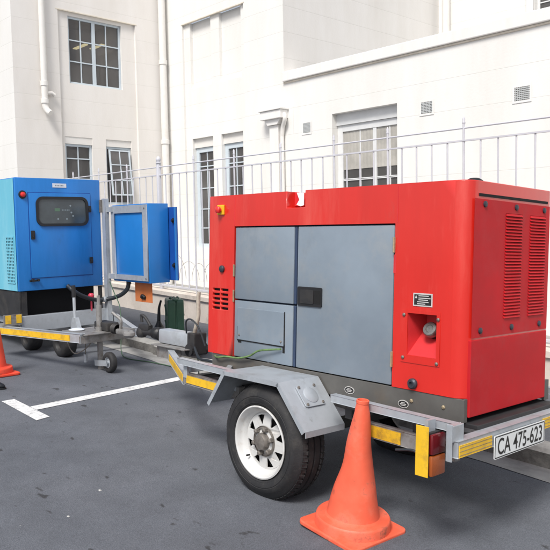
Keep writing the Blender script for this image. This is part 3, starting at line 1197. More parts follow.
# base tray
mb = MB()
mb.box((GL + .06, GF + .004, .605), (GR - .005, GF + .020, GZ0 - .002), .002)
mb.box((GR - .02, GF + .021, .605), (GR - .006, GF + .038, GZ0 - .002))
mb.box((GR - .02, GB - .05, .605), (GR - .005, GB, GZ0 - .002))
mb.box((GL + .06, GF + .021, .605), (GL + .075, GB, GZ0 - .002))
mb.box((GL + .08, GB - .02, .605), (GR - .03, GB - .004, GZ0 - .002))
bs = mb.build('base_tray', 'base', red)
for u in (.735, .93):
    mb = MB()
    mb.lathe([(.011, 0), (.011, .004), (.006, .008), (.001, .008)], fF(u, .665, .004), (0, -1, 0), 6)
    mb.build('tray_bolt', 'brass', bs)
for (u, v, w_) in ((.684, .640, .034), (.31, .655, .036)):
    mb = MB()
    mb.prism([(u + w_ * math.cos(2 * PI * k / 24), v + .021 * math.sin(2 * PI * k / 24)) for k in range(24)], .001, .0035, fF)
    st_ = mb.build('oval_sticker', 'label', bs)
    mb = MB()
    mb.prism([(u + (w_ - .004) * math.cos(2 * PI * k / 24), v + .017 * math.sin(2 * PI * k / 24)) for k in range(24)], .0002, .001, fF)
    mb.build('sticker_field', 'ink', st_)
    mb = MB()
    for zz, ww in ((.007, .013), (.0, .02), (-.007, .016)):
        mb.box(fF(u - ww, v + zz - .0018, -.0008), fF(u + ww, v + zz + .0018, .0002))
    mb.build('print_line', 'label', st_)
# earth wire
mb = MB()
mb.tube(bez([fF(-.245, .825, -.01), fF(-.32, .815, -.02), (-.43, GF - .03, .795), (-.52, GF - .025, .752), (-.64, GF - .02, .722), (-.76, GF - .02, .717), (-.86, GF - .02, .700), (-.94, GF + .02, .705)], 8), .0065, 8)
mb.build('earth_wire', 'wirey', red, smooth=60)

# chassis
CY0, CY1 = .13, 1.40          # outer rails
def along(x, z0, z1, x0, x1):
    return z0 + (z1 - z0) * (x - x0) / (x1 - x0)


for ya, yb_ in ((CY0 + .02, CY0 + .05), (CY1 - .02, CY1 - .05)):
    for xa, xb in ((-1.10, -.41), (.335, 1.115)):
        mb = MB()
        mb.beam((xa, ya, along(xa, .660, .624, -1.03, 1.115)), (xb, ya, along(xb, .660, .624, -1.03, 1.115)), .045, .040, .003)
        mb.build('upper_rail', 'galv', red)
    for xa, xb in ((-1.06, -.47), (.47, 1.10)):
        mb = MB()
        mb.beam((xa, yb_, along(xa, .540, .494, -.985, 1.1)), (xb, yb_, along(xb, .540, .494, -.985, 1.1)), .04, .075, .003)
        mb.build('lower_rail', 'galvrust', red)
for xx in (-1.045, -.52, 1.08):
    mb = MB()
    zq = .636 - (xx + 1) * .015
    mb.box((xx - .02, CY0 + .025, zq - .09), (xx + .02, CY0 + .048, zq), .002)
    mb.build('rail_upright', 'galv', red)
for xx in (-.965, -.78, -.50, .40, .85):
    mb = MB()
    mb.beam((xx, CY0 + .071, .55), (xx, CY1 - .071, .55), .05, .05, .003)
    mb.build('cross_member', 'blacksteel', red)
mb = MB()
mb.box((-.93, .34, .578), (1.112, 1.19, .602), .004)
mb.build('floor_pan', 'blacksteel', red)
mb = MB()
mb.beam((-.62, CY0 + .045, .642), (-1.03, .62, .642), .035, .03)
mb.build('front_brace', 'galv', red)
mb = MB()
mb.beam((-1.06, CY0 + .075, .60), (-1.06, CY1 - .075, .60), .04, .04)
mb.build('front_beam', 'galv', red)
# tape on rails
def tape(p, q, hgt, n, name='reflective_tape', mm='yellow', par=red, up=(0, 0, 1), ribs=True):
    m_ = MB()
    m_.beam(p, q, .004, hgt, .0008, up)
    t = m_.build(name, mm, par)
    return t


ytp = CY0 + .0275
tape((-1.03, ytp, .541), (-.56, ytp, .531), .050, 1)
tape((.50, ytp, .5065), (.785, ytp, .500), .060, 1, mm='yellowd')
# small square reflector by the wheel
# drawbar
mb = MB()
TIP = Vector((-1.88, .62, .57))
mb.beam((-1.06, CY0 + .05, .538), (TIP.x, TIP.y, .562), .045, .085, .003)
mb.build('drawbar', 'galv', red)
mb = MB()
mb.beam((-1.06, CY1 - .05, .538), (TIP.x, 1.53 - TIP.y, .562), .045, .085, .003)
mb.build('drawbar', 'galv', red)
dv = Vector((TIP.x + 1.06, TIP.y - (CY0 + .05), .024)).normalized()
nv = Vector((dv.y, -dv.x, 0)).normalized()
if nv.y > 0:
    nv = -nv
p0 = Vector((-1.06, CY0 + .05, .536)) + nv * .0245 + dv * .03
p1 = Vector((TIP.x, TIP.y, .560)) + nv * .0245 - dv * .10
tape(p0, p1, .05, 1)
CSH = (-.20, 0, -.045)
mb = MB()
mb.box((-1.98, .62, .66), (-1.50, .91, .668), .002)
mb.box((-1.94, .66, .560), (-1.60, .67, .66))
mb.box((-1.94, .86, .560), (-1.60, .87, .66))
mb.build('coupling_plate', 'galvrust', red).location = CSH
mb = MB()
mb.box((-1.99, .705, .67), (-1.57, .825, .790), .016)
cb = mb.build('overrun_body', 'galv', red, smooth=40)
cb.location = CSH
mb = MB()
mb.lathe([(.052, 0), (.060, .02), (.046, .04), (.058, .06), (.045, .08), (.056, .10), (.044, .12), (.052, .14), (.04, .16)], (-1.99, .765, .735), (-1, 0, 0), 24)
mb.build('rubber_gaiter', 'black', cb, smooth=60)
mb = MB()
mb.cyl((-2.14, .765, .735), (-2.30, .765, .730), .030, n=16)
mb.lathe([(.001, -.05), (.035, -.045), (.05, -.02), (.052, .0), (.046, .03), (.02, .048), (.001, .05)], (-2.34, .765, .722), (0, 0, 1), 20)
mb.box((-2.36, .735, .74), (-2.20, .795, .80), .012)
mb.build('coupling_head', 'blacksteel', cb, smooth=40)
mb = MB()
mb.tube(bez([(-2.20, .765, .79), (-2.26, .75, .86), (-2.31, .74, .88), (-2.30, .74, .82)], 5), .014, 10)
mb.build('coupling_handle', 'blacksteel', cb, smooth=60)
mb = MB()
mb.box((-1.57, .70, .62), (-1.47, .83, .80), .01)
mb.cyl((-1.52, .68, .66), (-1.52, .85, .66), .05, n=16)
mb.build('brake_bracket', 'blacksteel', red).location = CSH
mb = MB()
mb.tube(bez([(-1.47, .755, .68), (-1.42, .745, .80), (-1.375, .74, .90), (-1.355, .74, .98), (-1.36, .74, 1.08), (-1.355, .74, 1.16)], 6), .017, 10)
mb.build('brake_lever', 'lever', red, smooth=60).location = (-.315, 0, -.07)
mb = MB()
mb.tube(bez([(-1.52, .66, .80), (-1.50, .64, .90), (-1.43, .64, .92), (-1.36, .66, .86), (-1.30, .68, .72)], 6), .007, 8)
mb.tube(bez([(-1.50, .72, .70), (-1.35, .66, .62), (-1.15, .60, .63), (-.98, .60, .62)], 6), .011, 8)
mb.build('brake_cable', 'cable', red, smooth=60).location = CSH
# jockey wheel stub / leg so the nose rests on the road
mb = MB()
mb.cyl((-1.40, 1.02, .06), (-1.40, 1.02, .75), .024, n=14)
mb.lathe([(.001, -.02), (.09, -.02), (.10, 0), (.09, .02), (.001, .02)], (-1.40, 1.02, .08), (0, 1, 0), 20)
mb.build('prop_stand', 'galvrust', red, smooth=40)

# wheels
def make_wheel(parent, c, R=.328, W=.235, out=-1, rimr=.208):
    """axis along y, outer face towards -y"""
    c = Vector(c)
    hw = W / 2
    prof = [(rimr - .006, -hw + .045), (rimr + .004, -hw + .012), (rimr + .018, -hw + .003), (rimr + .021, -hw - .001), (rimr + .026, -hw - .001), (rimr + .029, -hw - .003), (rimr + .052, -hw - .005), (rimr + .054, -hw - .0025), (rimr + .058, -hw - .0025), (rimr + .060, -hw - .0045), (rimr + .082, -hw + .001), (rimr + .085, -hw + .005),
            (R - .020, -hw + .020), (R - .006, -hw + .036), (R - .001, -hw + .055)]
    grooves = [-.052, -.0, .052]
    body = []
    for g in grooves:
        body += [(R, g - .008), (R - .010, g - .005), (R - .010, g + .005), (R, g + .008)]
    mirror = [(r, -h) for r, h in prof[::-1]]
    t = MB()
    t.lathe(prof + body + mirror, c, (0, 1, 0), 72)
    # shoulder tread blocks
    for k in range(60):
        a = 2 * PI * k / 60
        for sgn in (-1, 1):
            d = Vector((math.cos(a), 0, math.sin(a)))
            tn = Vector((-math.sin(a), 0, math.cos(a)))
            p = c + d * (R - .008) + Vector((0, sgn * (hw - .033), 0))
            q_ = c + d * (R + .0015) + Vector((0, sgn * (hw - .062), 0))
            t.beam(p - d * .004, q_ - d * .002, .022, .010, .002, up=d)
    ty = t.build('tyre', 'rubber', parent, smooth=40)
    y0 = c.y - hw
    rim = MB()
    rim.lathe([(rimr + .004, .004), (rimr + .006, -.004), (rimr - .002, -.007), (rimr - .010, .0), (rimr - .014, .022), (rimr - .026, .034), (rimr - .040, .046), (rimr - .044, .060)], (c.x, y0 + .004, c.z), (0, 1, 0), 64)
    ri = rim.build('rim', 'white', parent, smooth=50)
    Rd = rimr - .043
    outer = [(Rd * math.cos(2 * PI * k / 64), Rd * math.sin(2 * PI * k / 64)) for k in range(64)]
    hs = []
    for k in range(8):
        a = 2 * PI * (k + .35) / 8
        ro, rin = Rd * .93, Rd * .60
        w1, w2 = .19, .05
        tri = [(ro * math.cos(a - w1), ro * math.sin(a - w1)), (ro * 1.01 * math.cos(a), ro * 1.01 * math.sin(a)), (ro * math.cos(a + w1), ro * math.sin(a + w1)),
               (rin * math.cos(a + w2), rin * math.sin(a + w2)), (rin * math.cos(a - w2), rin * math.sin(a - w2))]
        hs.append(tri)
    hs.append([(.05 * math.cos(2 * PI * k / 32), .05 * math.sin(2 * PI * k / 32)) for k in range(32)])

    def fD(u, v, d):
        r = math.hypot(u, v)
        return (c.x + u, y0 + .060 - .022 * max(0, 1 - r / Rd) + d, c.z + v)
    flat_with_holes('rim_disc', outer, hs, fD, .008, 'white', ri)
    hb = MB()
    hb.lathe([(.088, .030), (.090, .036), (.075, .031)], (c.x, y0 + .008, c.z), (0, 1, 0), 40)
    hb.lathe([(.052, .05), (.050, .012), (.042, -.004), (.020, -.008), (.001, -.008)], (c.x, y0 + .01, c.z), (0, 1, 0), 32)
    hb.build('hub_cap', 'hub', ri, smooth=40)
    for k in range(6):
        a = 2 * PI * (k + .25) / 6
        n_ = MB()
        n_.lathe([(.015, .048), (.014, .018), (.008, .012), (.001, .011)], (c.x + .073 * math.cos(a), y0, c.z + .073 * math.sin(a)), (0, 1, 0), 6)
        n_.build('wheel_nut', 'hub', ri)
    va = MB()
    va.tube([(c.x - .118, y0 + .035, c.z - .105), (c.x - .118, y0 + .012, c.z - .105)], .006, 8)
    va.build('valve', 'black', ri)
    dr = MB()
    dr.cyl((c.x, y0 + .085, c.z), (c.x, y0 + .20, c.z), .15, n=32)
    dr.build('brake_drum', 'blacksteel', ri, smooth=40)
    return ty, ri


ty, ri = make_wheel(red, (-.105, .1175, .322), R=.338)
t2 = ty.copy(); t2.location = (0, 1.53 - .235, 0); COL.objects.link(t2); t2.parent = red
mb = MB()
mb.beam((-.103, .24, .326), (-.103, 1.29, .326), .06, .06, .005)
mb.build('axle', 'blacksteel', red)
for yy in (.29, 1.24):
    mb = MB()
    mb.tube(bez([(-.55, yy, .50), (-.3, yy, .42), (-.103, yy, .37), (.08, yy, .42), (.24, yy, .47)], 5), .022, 8)
    mb.build('leaf_spring', 'blacksteel', red)

# fender
FP = [(-.565, .478), (-.412, .702), (.075, .702), (.287, .462)]


def fender(y0, y1, yo):
    m_ = MB()
    t = .004
    for i in range(3):
        (x0, z0_), (x1, z1_) = FP[i], FP[i + 1]
        m_.face([(x0, y0, z0_), (x1, y0, z1_), (x1, y1, z1_), (x0, y1, z0_)])
    ob = m_.build('fender', 'galv', red, weld=True)
    so_ = ob.modifiers.new('sheet', 'SOLIDIFY')
    so_.thickness = .004
    # rolled outer lip
    lp = MB()
    for i in range(3):
        (x0, z0_), (x1, z1_) = FP[i], FP[i + 1]
        dx, dz = x1 - x0, z1_ - z0_
        L = math.hypot(dx, dz)
        nx, nz = dz / L, -dx / L
        lp.prism([(x0, z0_), (x1, z1_), (x1 + nx * .026, z1_ + nz * .026), (x0 + nx * .026, z0_ + nz * .026)], yo, yo + .005, lambda a, b, d: (a, d, b))
    lp.build('fender_lip', 'galv', ob)
    rl = MB()
    (x1, z1_) = FP[3]
    rl.box((x1 - .003, y0 + .004, z1_ - .034), (x1 + .001, y1, z1_ - .001))
    rl.build('fender_apron', 'galv', ob)
    return ob


fd = fender(-.02, .302, -.026)
fender(1.53 - .302, 1.53 + .02, 1.53 + .021)
# socket plate on the rear slope of the fender
sl = Vector((FP[3][0] - FP[2][0], 0, FP[3][1] - FP[2][1])).normalized()
sn = Vector((-sl.z, 0, sl.x))
if sn.z < 0:
    sn = -sn
pc = Vector((.150, .155, 0))
pc.z = FP[2][1] + (pc.x - FP[2][0]) * (FP[3][1] - FP[2][1]) / (FP[3][0] - FP[2][0])


def fK(u, v, d):
    return tuple(pc + Vector((0, 1, 0)) * u + sl * v + sn * d)


mb = MB()
mb.prism(rrect(-.078, .078, -.070, .070, .012), .005, .010, fK)
sk = mb.build('lamp_base', 'galv', fd)
mb = MB()
mb.lathe([(.050, .010), (.050, .013), (.044, .016), (.001, .017)], pc, sn, 28)
mb.build('marker_lamp', 'galv', sk, smooth=40)
for (u, v) in ((-.062, -.056), (.062, -.056), (-.062, .056), (.062, .056)):
    mb = MB()
    mb.lathe([(.009, .010), (.009, .016), (.001, .018)], Vector(fK(u, v, 0)), sn, 6)
    mb.build('lamp_bolt', 'hub', sk)

# rear bumper
mb = MB()
mb.beam((1.14, .075, .541), (1.14, 1.455, .541), .05, .078, .004)
bu = mb.build('rear_bumper', 'galv', red)
mb = MB()
mb.box((1.117, .056, .575), (1.150, .150, .652), .003)
mb.box((1.118, .050, .485), (1.150, .0555, .658), .002)
mb.build('corner_bracket', 'galv', red)
for (a, b) in ((.085, .375), (.905, 1.44)):
    t_ = MB()
    t_.beam((1.1675, a, .532), (1.1675, b, .532), .004, .056, .0008)
    tp = t_.build('reflective_tape', 'yellow', bu)
    t_ = MB()
    for dz in (-.018, 0, .018):
        t_.beam((1.1702, a, .532 + dz), (1.1702, b, .532 + dz), .001, .002)
    t_.build('tape_line', 'galvrust', tp)
# plate
mb = MB()
fQ = lambda u, v, d: (1.176 + d, .647 + u * 1.0, .497 + v)
mb.prism(rrect(-.262, .262, -.0585, .0585, .008), -.003, .001, fQ)
np_ = mb.build('number_plate', 'plate', red)
flat_with_holes('plate_border', rrect(-.258, .258, -.0545, .0545, .007), [rrect(-.253, .253, -.0495, .0495, .005)], lambda u, v, d: fQ(u, v, .0016 + d * .1), .002, 'ink', np_)
text_mesh('plate_number', 'CA 475-623', .462, .083, lambda u, v, d: fQ(u, v, .0018 + d * .1), .002, 'ink', np_, .012)
# tail lamp with yellow marker board
mb = MB()
mb.box((.972, .020, .393), (1.043, .026, .632), .002)
mb.build('marker_board', 'yellow', red)
mb = MB()
mb.box((.985, .030, .39), (1.035, .150, .60), .004)
tl = mb.build('tail_lamp', 'blacksteel', red)
mb = MB()
mb.box((1.0355, .034, .498), (1.058, .146, .595), .008)
mb.build('red_lens', 'tailred', tl, smooth=40)
mb = MB()
mb.box((1.0355, .034, .396), (1.058, .146, .494), .008)
mb.build('amber_lens', 'tailamber', tl, smooth=40)
mb = MB()
mb.box((1.00, .05, .60), (1.02, .11, .655))
mb.build('lamp_bracket', 'galv', tl)
mb = MB()
mb.tube(bez([(.80, .10, .46), (.90, .11, .475), (.96, .12, .44), (.99, .12, .45)], 5), .007, 8)
mb.build('lamp_cable', 'cable', red, smooth=60)

# ================================================================== BLUE GENERATOR TRAILER
XB = -7.8
blue = thing('generator_trailer', 'blue generator with pale cyan side and black framed window on grey trailer', 'trailer', (-8.6, 3.9, gz(-8.6, 3.9)))
BY0, BY1, BZ0, BZ1, BX0 = 3.356, 4.425, .905, 2.197, -10.6
fB = lambda u, v, d: (XB + d, u, v)
mb = MB()
mb.box((BX0, BY0 + .004, BZ0), (XB, BY1, BZ1), .01)
be = mb.build('enclosure', 'blue', blue, smooth=40)
mb = MB()
mb.wall(lambda u, v, d: (u, BY0 + d, v), BX0, XB - .03, BZ0 + .004, BZ1 - .01, [(-8.078, -7.872, 1.0, 1.526, .0)], -.002)
sp_ = mb.build('side_panel', 'cyan', blue)
mb = MB()
for i in range(4):
    for j in range(13):
        pass
mb.face([(-8.08, BY0 - .0005, 1.0), (-7.87, BY0 - .0005, 1.0), (-7.87, BY0 - .0005, 1.526), (-8.08, BY0 - .0005, 1.526)])
mb.build('vent_backing', 'dark', sp_)
mb = MB()
for i in range(15):
    z = 1.0 + .526 * i / 14
    mb.box((-8.078, BY0 - .010, z - .008), (-7.872, BY0 - .004, z + .008))
for i in range(6):
    x_ = -8.078 + .206 * i / 5
    mb.box((x_ - .008, BY0 - .009, 1.0), (x_ + .008, BY0 - .003, 1.526))
mb.build('vent_grid', 'cyan', sp_)
# black sump below
mb = MB()
mb.prism([(BX0, .90), (XB - .015, .90), (XB - .015, .66), (XB - .12, .585), (BX0, .585)], 0, .02, lambda u, v, d: (u, BY0 + .012 + d, v))
mb.build('side_skirt', 'blacksteel', blue)
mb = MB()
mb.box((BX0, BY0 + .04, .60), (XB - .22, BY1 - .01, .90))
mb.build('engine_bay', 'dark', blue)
for (ya, yb_) in ((BY0 + .035, BY0 + .10), (BY1 - .05, BY1 - .006)):
    mb = MB()
    mb.box((XB - .04, ya, .62), (XB - .015, yb_, .898), .003)
    mb.build('bay_post', 'blacksteel', blue)
# door with window
mb = MB()
mb.box(fB(3.512, 1.050, .001), fB(4.285, 2.026, .010), .004)
bd = mb.build('door', 'blue', blue, smooth=40)
flat_with_holes('door_gap', [(3.504, 1.042), (4.293, 1.042), (4.293, 2.034), (3.504, 2.034)], [[(3.512, 1.050), (4.285, 1.050), (4.285, 2.026), (3.512, 2.026)]],
                lambda u, v, d: fB(u, v, .0006 + d * .2), .004, 'navy', blue)
flat_with_holes('window_seal', rrect(3.592, 4.248, 1.642, 1.985, .085, 7), [rrect(3.622, 4.218, 1.672, 1.955, .062, 7)], lambda u, v, d: fB(u, v, .018 + d), .018, 'black', bd)
mb = MB()
mb.prism(rrect(3.615, 4.225, 1.665, 1.962, .068, 7), .0125, .0145, fB)
mb.build('window_pane', mat('smoked_pane', (.055, .07, .08), .12, var=.3, vscale=4, coat=.3), bd)
mb = MB()
mb.box(fB(3.82, 1.815, .0148), fB(3.885, 1.85, .0152))
mb.build('display', mat('lcd_green', (.10, .19, .12), .4), bd)
mb = MB()
for i in range(5):
    mb.box(fB(3.91 + i * .021, 1.823, .0148), fB(3.922 + i * .021, 1.835, .0152))
for (u, v) in ((3.86, 1.725), (3.97, 1.725), (4.02, 1.88), (4.03, 1.80), (4.05, 1.76)):
    mb.prism([(u + .011 * math.cos(2 * PI * k / 12), v + .011 * math.sin(2 * PI * k / 12)) for k in range(12)], .0148, .0153, fB)
mb.build('control_button', mat('pale_button', (.25, .30, .33), .4), bd)
# latches and hinges
for (u, v, a, b) in ((3.543, 1.544, .022, .05), (4.268, 1.842, .02, .038), (4.268, 1.222, .02, .038)):
    mb = MB()
    mb.prism(rrect(u - a, u + a, v - b, v + b, .008), .011, .024, fB)
    mb.box(fB(u - a * .6, v - b * .55, .0245), fB(u + a * .5, v + b * .2, .034), .003)
    mb.build('latch', 'black', bd)
mb = MB()
mb.box(fB(3.48, 1.008, .012), fB(3.60, 1.030, .024), .003)
mb.cyl(fB(3.515, 1.025, .012), fB(3.515, 1.025, .045), .018, n=14)
mb.cyl(fB(3.58, 1.025, .012), fB(3.58, 1.025, .045), .014, n=14)
mb.build('bolt_latch', 'black', blue)
mb = MB()
mb.lathe([(.038, 0), (.038, .006), (.030, .010)], fB(3.446, 2.004, 0), (1, 0, 0), 24)
mb.lathe([(.029, .008), (.027, .022), (.015, .030), (.001, .032)], fB(3.446, 2.004, 0), (1, 0, 0), 24)
eb = mb.build('stop_button', 'buttonred', blue, smooth=40)
mb = MB()
mb.lathe([(.031, .0105), (.046, .0065), (.048, .0)], fB(3.446, 2.004, 0), (1, 0, 0), 24)
mb.build('button_collar', 'black', eb, smooth=40)
mb = MB()
mb.box(fB(3.81, 2.092, .001), fB(3.983, 2.14, .003))
lb = mb.build('name_label', 'labelw', blue)
mb = MB()
for i in range(6):
    mb.box(fB(3.845 + i * .018, 2.108, .0032), fB(3.856 + i * .018, 2.124, .0036))
mb.build('print_line', 'door', lb)
# trailer frame
mb = MB()
mb.box((XB - .02, BY0 + .0, .440), (XB + .045, BY1 + .02, .622), .004)
mb.build('front_beam', 'galv', blue)
for ya in (BY0 + .06, BY1 - .12):
    mb = MB()
    mb.box((BX0, ya, .50), (XB - .022, ya + .06, .584))
    mb.build('side_rail', 'galv', blue)
A0, A1 = Vector((-7.92, 3.12, .492)), Vector((-6.55, 3.46, .488))
mb = MB()
mb.beam(A0, A1, .05, .092, .006)
mb.build('drawbar', 'galv', blue)
mb = MB()
mb.beam((-7.75, 4.55, .492), (-6.52, 4.06, .488), .05, .092, .006)
mb.build('drawbar', 'galv', blue)
dv = (A1 - A0).normalized()
nv = Vector((dv.y, -dv.x, 0)).normalized()
t_ = MB()
t_.beam(A0 + nv * .0275 + dv * .10 - Vector((0, 0, .004)), A1 + nv * .0275 - dv * .16 - Vector((0, 0, .004)), .004, .060, .0008)
t_.build('reflective_tape', 'yellow', blue)
# bracket with yellow corner
mb = MB()
mb.box((-7.95, 3.13, .538), (-7.73, 3.36, .552))
mb.box((-7.745, 3.14, .552), (-7.735, 3.355, .66), .002)
br_ = mb.build('corner_bracket', 'galvrust', blue)
mb = MB()
mb.box((-7.734, 3.16, .56), (-7.731, 3.225, .655))
mb.build('yellow_mark', 'yellow', br_)
mb = MB()
mb.box((-7.734, 3.285, .56), (-7.731, 3.345, .655))
mb.build('yellow_mark', 'yellow', br_)
# coupling assembly
mb = MB()
mb.box((-7.0, 3.46, .515), (-6.5, 4.05, .528), .003)
mb.box((-6.60, 3.43, .43), (-6.545, 4.08, .513), .003)
mb.build('coupling_plate', 'galvrust', blue)
mb = MB()
mb.box((-6.78, 3.72, .532), (-6.50, 3.86, .62), .012)
mb.lathe([(.045, 0), (.055, .02), (.042, .04), (.053, .06), (.041, .08), (.05, .10)], (-6.50, 3.79, .56), (1, 0, 0), 20)
mb.build('overrun_body', 'blacksteel', blue, smooth=40)
mb = MB()
mb.box((-6.40, 3.75, .515), (-6.16, 3.83, .57), .015)
mb.lathe([(.001, -.04), (.04, -.035), (.06, -.01), (.058, .015), (.03, .035), (.001, .036)], (-6.19, 3.79, .53), (0, 0, 1), 20)
ch = mb.build('coupling_head', 'galvrust', blue, smooth=40)
mb = MB()
mb.tube(bez([(-6.36, 3.79, .56), (-6.33, 3.78, .66), (-6.40, 3.76, .71), (-6.44, 3.75, .735)], 5), .016, 10)
mb.build('coupling_handle', 'galvrust', ch, smooth=60)
# handbrake lever
mb = MB()
mb.tube([(-7.08, 3.66, .52), (-7.10, 3.665, .93)], .017, 10)
mb.prism([(-7.15, .52), (-6.99, .52), (-7.05, .64), (-7.11, .64)], 3.64, 3.69, lambda u, v, d: (u, d, v))
hl = mb.build('handbrake_lever', 'galv', blue, smooth=40)
mb = MB()
mb.tube([(-7.10, 3.665, .86), (-7.105, 3.667, .99)], .023, 10)
mb.build('lever_grip', 'black', hl, smooth=40)
mb = MB()
mb.lathe([(.001, .0), (.075, 0), (.085, .012), (.06, .022), (.001, .026)], (-6.86, 3.56, .529), (0, 0, 1), 20)
mb.build('round_cover', 'labelw', blue, smooth=40)
# jockey wheel
JX, JY = -6.665, 3.72
mb = MB()
mb.cyl((JX, JY, .10), (JX, JY, .80), .030, n=16)
mb.cyl((JX, JY, .80), (JX, JY, .90), .018, n=12)
mb.lathe([(.031, 0), (.042, .0), (.042, .07), (.031, .07)], (JX, JY, .50), (0, 0, 1), 18)
jl = mb.build('jockey_leg', 'galvrust', blue, smooth=40)
gj = gz(-6.45, 3.72)
wc = Vector((-6.44, JY - .02, gj + .108))
mb = MB()
mb.beam((JX - .035, JY - .045, .19), (wc.x + .02, JY - .075, wc.z + .0), .008, .06, .002)
mb.beam((JX - .035, JY + .035, .19), (wc.x + .02, JY + .035, wc.z + .0), .008, .06, .002)
mb.cyl((wc.x, JY - .08, wc.z), (wc.x, JY + .04, wc.z), .014, n=12)
mb.build('jockey_fork', 'galv', blue)
mb = MB()
pr = [(.055, -.03), (.075, -.036), (.095, -.032), (.106, -.018), (.108, 0), (.106, .018), (.095, .032), (.075, .036), (.055, .03)]
mb.lathe(pr, wc, (0, 1, 0), 32)
jw = mb.build('jockey_wheel', 'rubber', blue, smooth=50)
mb = MB()
mb.lathe([(.057, -.028), (.050, -.026), (.042, -.014), (.02, -.018), (.001, -.018)], wc, (0, 1, 0), 28)
mb.build('rim', 'galv', jw, smooth=40)
# breakaway cable and plug dangling
mb = MB()
mb.tube(bez([(-7.0, 3.50, .45), (-6.88, 3.49, .34), (-6.78, 3.50, .30), (-6.66, 3.55, .36), (-6.60, 3.62, .46)], 6), .006, 8)
mb.tube([(-6.79, 3.62, .52), (-6.80, 3.62, .27)], .005, 6)
ck = mb.build('safety_chain', 'hub', blue, smooth=60)
mb = MB()
mb.cyl((-6.80, 3.62, .19), (-6.80, 3.62, .275), .02, n=12)
mb.build('plug', 'galv', ck, smooth=40)
# wheels
for (wx, wy) in ((-8.10, 3.62), (-7.50, 3.74)):
    g = gz(wx, wy)
    R = .160 if wx < -7.8 else .165
    c = Vector((wx, wy, g + R - .006))
    mb = MB()
    mb.lathe([(.085, -.08), (.10, -.088), (R - .03, -.085), (R - .01, -.07), (R, -.05), (R, .05), (R - .01, .07), (.10, .088), (.085, .08)], c, (0, 1, 0), 40)
    wt = mb.build('tyre', 'rubber', blue, smooth=50)
    mb = MB()
    mb.lathe([(.087, -.078), (.080, -.07), (.072, -.04), (.04, -.045), (.001, -.05)], c, (0, 1, 0), 32)
    mb.build('rim', 'blacksteel', wt, smooth=40)
for ax_ in (-7.5, -8.1):
    mb = MB()
    mb.beam((ax_, 3.74, .32), (ax_, 4.5, .32), .05, .05)
    mb.build('axle', 'blacksteel', blue)
# red pull knob
mb = MB()
mb.lathe([(.001, -.03), (.025, -.028), (.036, -.005), (.036, .012), (.022, .03), (.001, .034)], (-7.76, 4.235, .79), (0, 0, 1), 18)
mb.cyl((-7.76, 4.235, .61), (-7.76, 4.235, .77), .012, n=10)
mb.build('valve_knob', 'pinkred', blue, smooth=50)
# upright and cabinet
mb = MB()
mb.beam((-7.745, 4.46, .36), (-7.745, 4.46, 1.965), .055, .07, .004, up=(1, 0, 0))
up_ = mb.build('cabinet_post', 'galv', blue)
mb = MB()
mb.box((-7.80, 4.405, 1.80), (-7.765, 4.432, 1.955), .003)
mb.build('post_clamp', 'hub', up_)
CX0, CX1, CYF, CYB, CZ0, CZ1 = -7.665, -6.865, 4.50, 4.775, .962, 1.882
mb = MB()
mb.box((CX0, CYF, CZ0), (CX1, CYB, CZ1), .006)
cab = mb.build('cabinet', 'bluedk', blue, smooth=40)
fC = lambda u, v, d: (u, CYF - d, v)
flat_with_holes('cabinet_frame', [(CX0 + .01, CZ0 + .025), (CX1 - .012, CZ0 + .025), (CX1 - .012, CZ1 - .012), (CX0 + .01, CZ1 - .012)],
                [[(CX0 + .08, CZ0 + .085), (CX1 - .10, CZ0 + .085), (CX1 - .10, CZ1 - .10), (CX0 + .08, CZ1 - .10)]], lambda u, v, d: fC(u, v, .012 + d), .014, 'galv', cab)
for (u, v) in ((CX0 + .045, CZ1 - .055), (CX1 - .055, CZ1 - .055), (CX0 + .045, CZ0 + .055), (CX1 - .055, CZ0 + .055)):
    mb = MB()
    mb.lathe([(.010, .019), (.010, .024), (.001, .026)], fC(u, v, 0), (0, -1, 0), 6)
    mb.build('frame_bolt', 'hub', cab)
for z in (CZ1 - .05, CZ0 + .058):
    mb = MB()
    mb.beam((-7.715, 4.468, z), (CX0 + .06, CYF - .030, z), .022, .06)
    mb.build('support_arm', 'galv', blue)
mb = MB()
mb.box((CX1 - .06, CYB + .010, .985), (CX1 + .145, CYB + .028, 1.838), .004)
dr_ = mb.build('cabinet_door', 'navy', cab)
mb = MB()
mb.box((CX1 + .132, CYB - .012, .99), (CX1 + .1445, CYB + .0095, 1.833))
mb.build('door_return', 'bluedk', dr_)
for z in (1.68, 1.16):
    mb = MB()
    mb.box((CX1 + .075, CYB - .004, z - .03), (CX1 + .115, CYB + .0095, z + .03), .004)
    mb.cyl((CX1 + .095, CYB - .004, z), (CX1 + .095, CYB - .022, z), .017, n=12)
    mb.build('latch', 'black', dr_)
mb = MB()
mb.box((-7.35, 4.60, .72), (-6.985, 4.606, .955), .002)
op = mb.build('orange_flap', 'amberplate', blue)
mb = MB()
mb.tube(bez([(-7.19, 4.585, .775), (-7.17, 4.58, .80), (-7.14, 4.585, .79), (-7.12, 4.585, .775)], 4), .018, 8)
mb.box((-7.20, 4.585, .755), (-7.12, 4.599, .775), .003)
mb.build('flap_clip', 'black', op, smooth=50)
mb = MB()
mb.cyl((-7.44, 4.57, .925), (-7.44, 4.57, .961), .03, n=14)
mb.build('cable_gland', 'black', blue, smooth=40)
mb = MB()
mb.tube(bez([(-7.44, 4.57, .94), (-7.47, 4.56, .86), (-7.58, 4.52, .78), (-7.72, 4.42, .735), (-7.75, 4.28, .74), (-7.72, 4.10, .80), (-7.70, 3.98, .87), (-7.79, 3.95, .93)], 8), .026, 12)
mb.build('power_cable', 'cable', blue, smooth=60)
mb = MB()
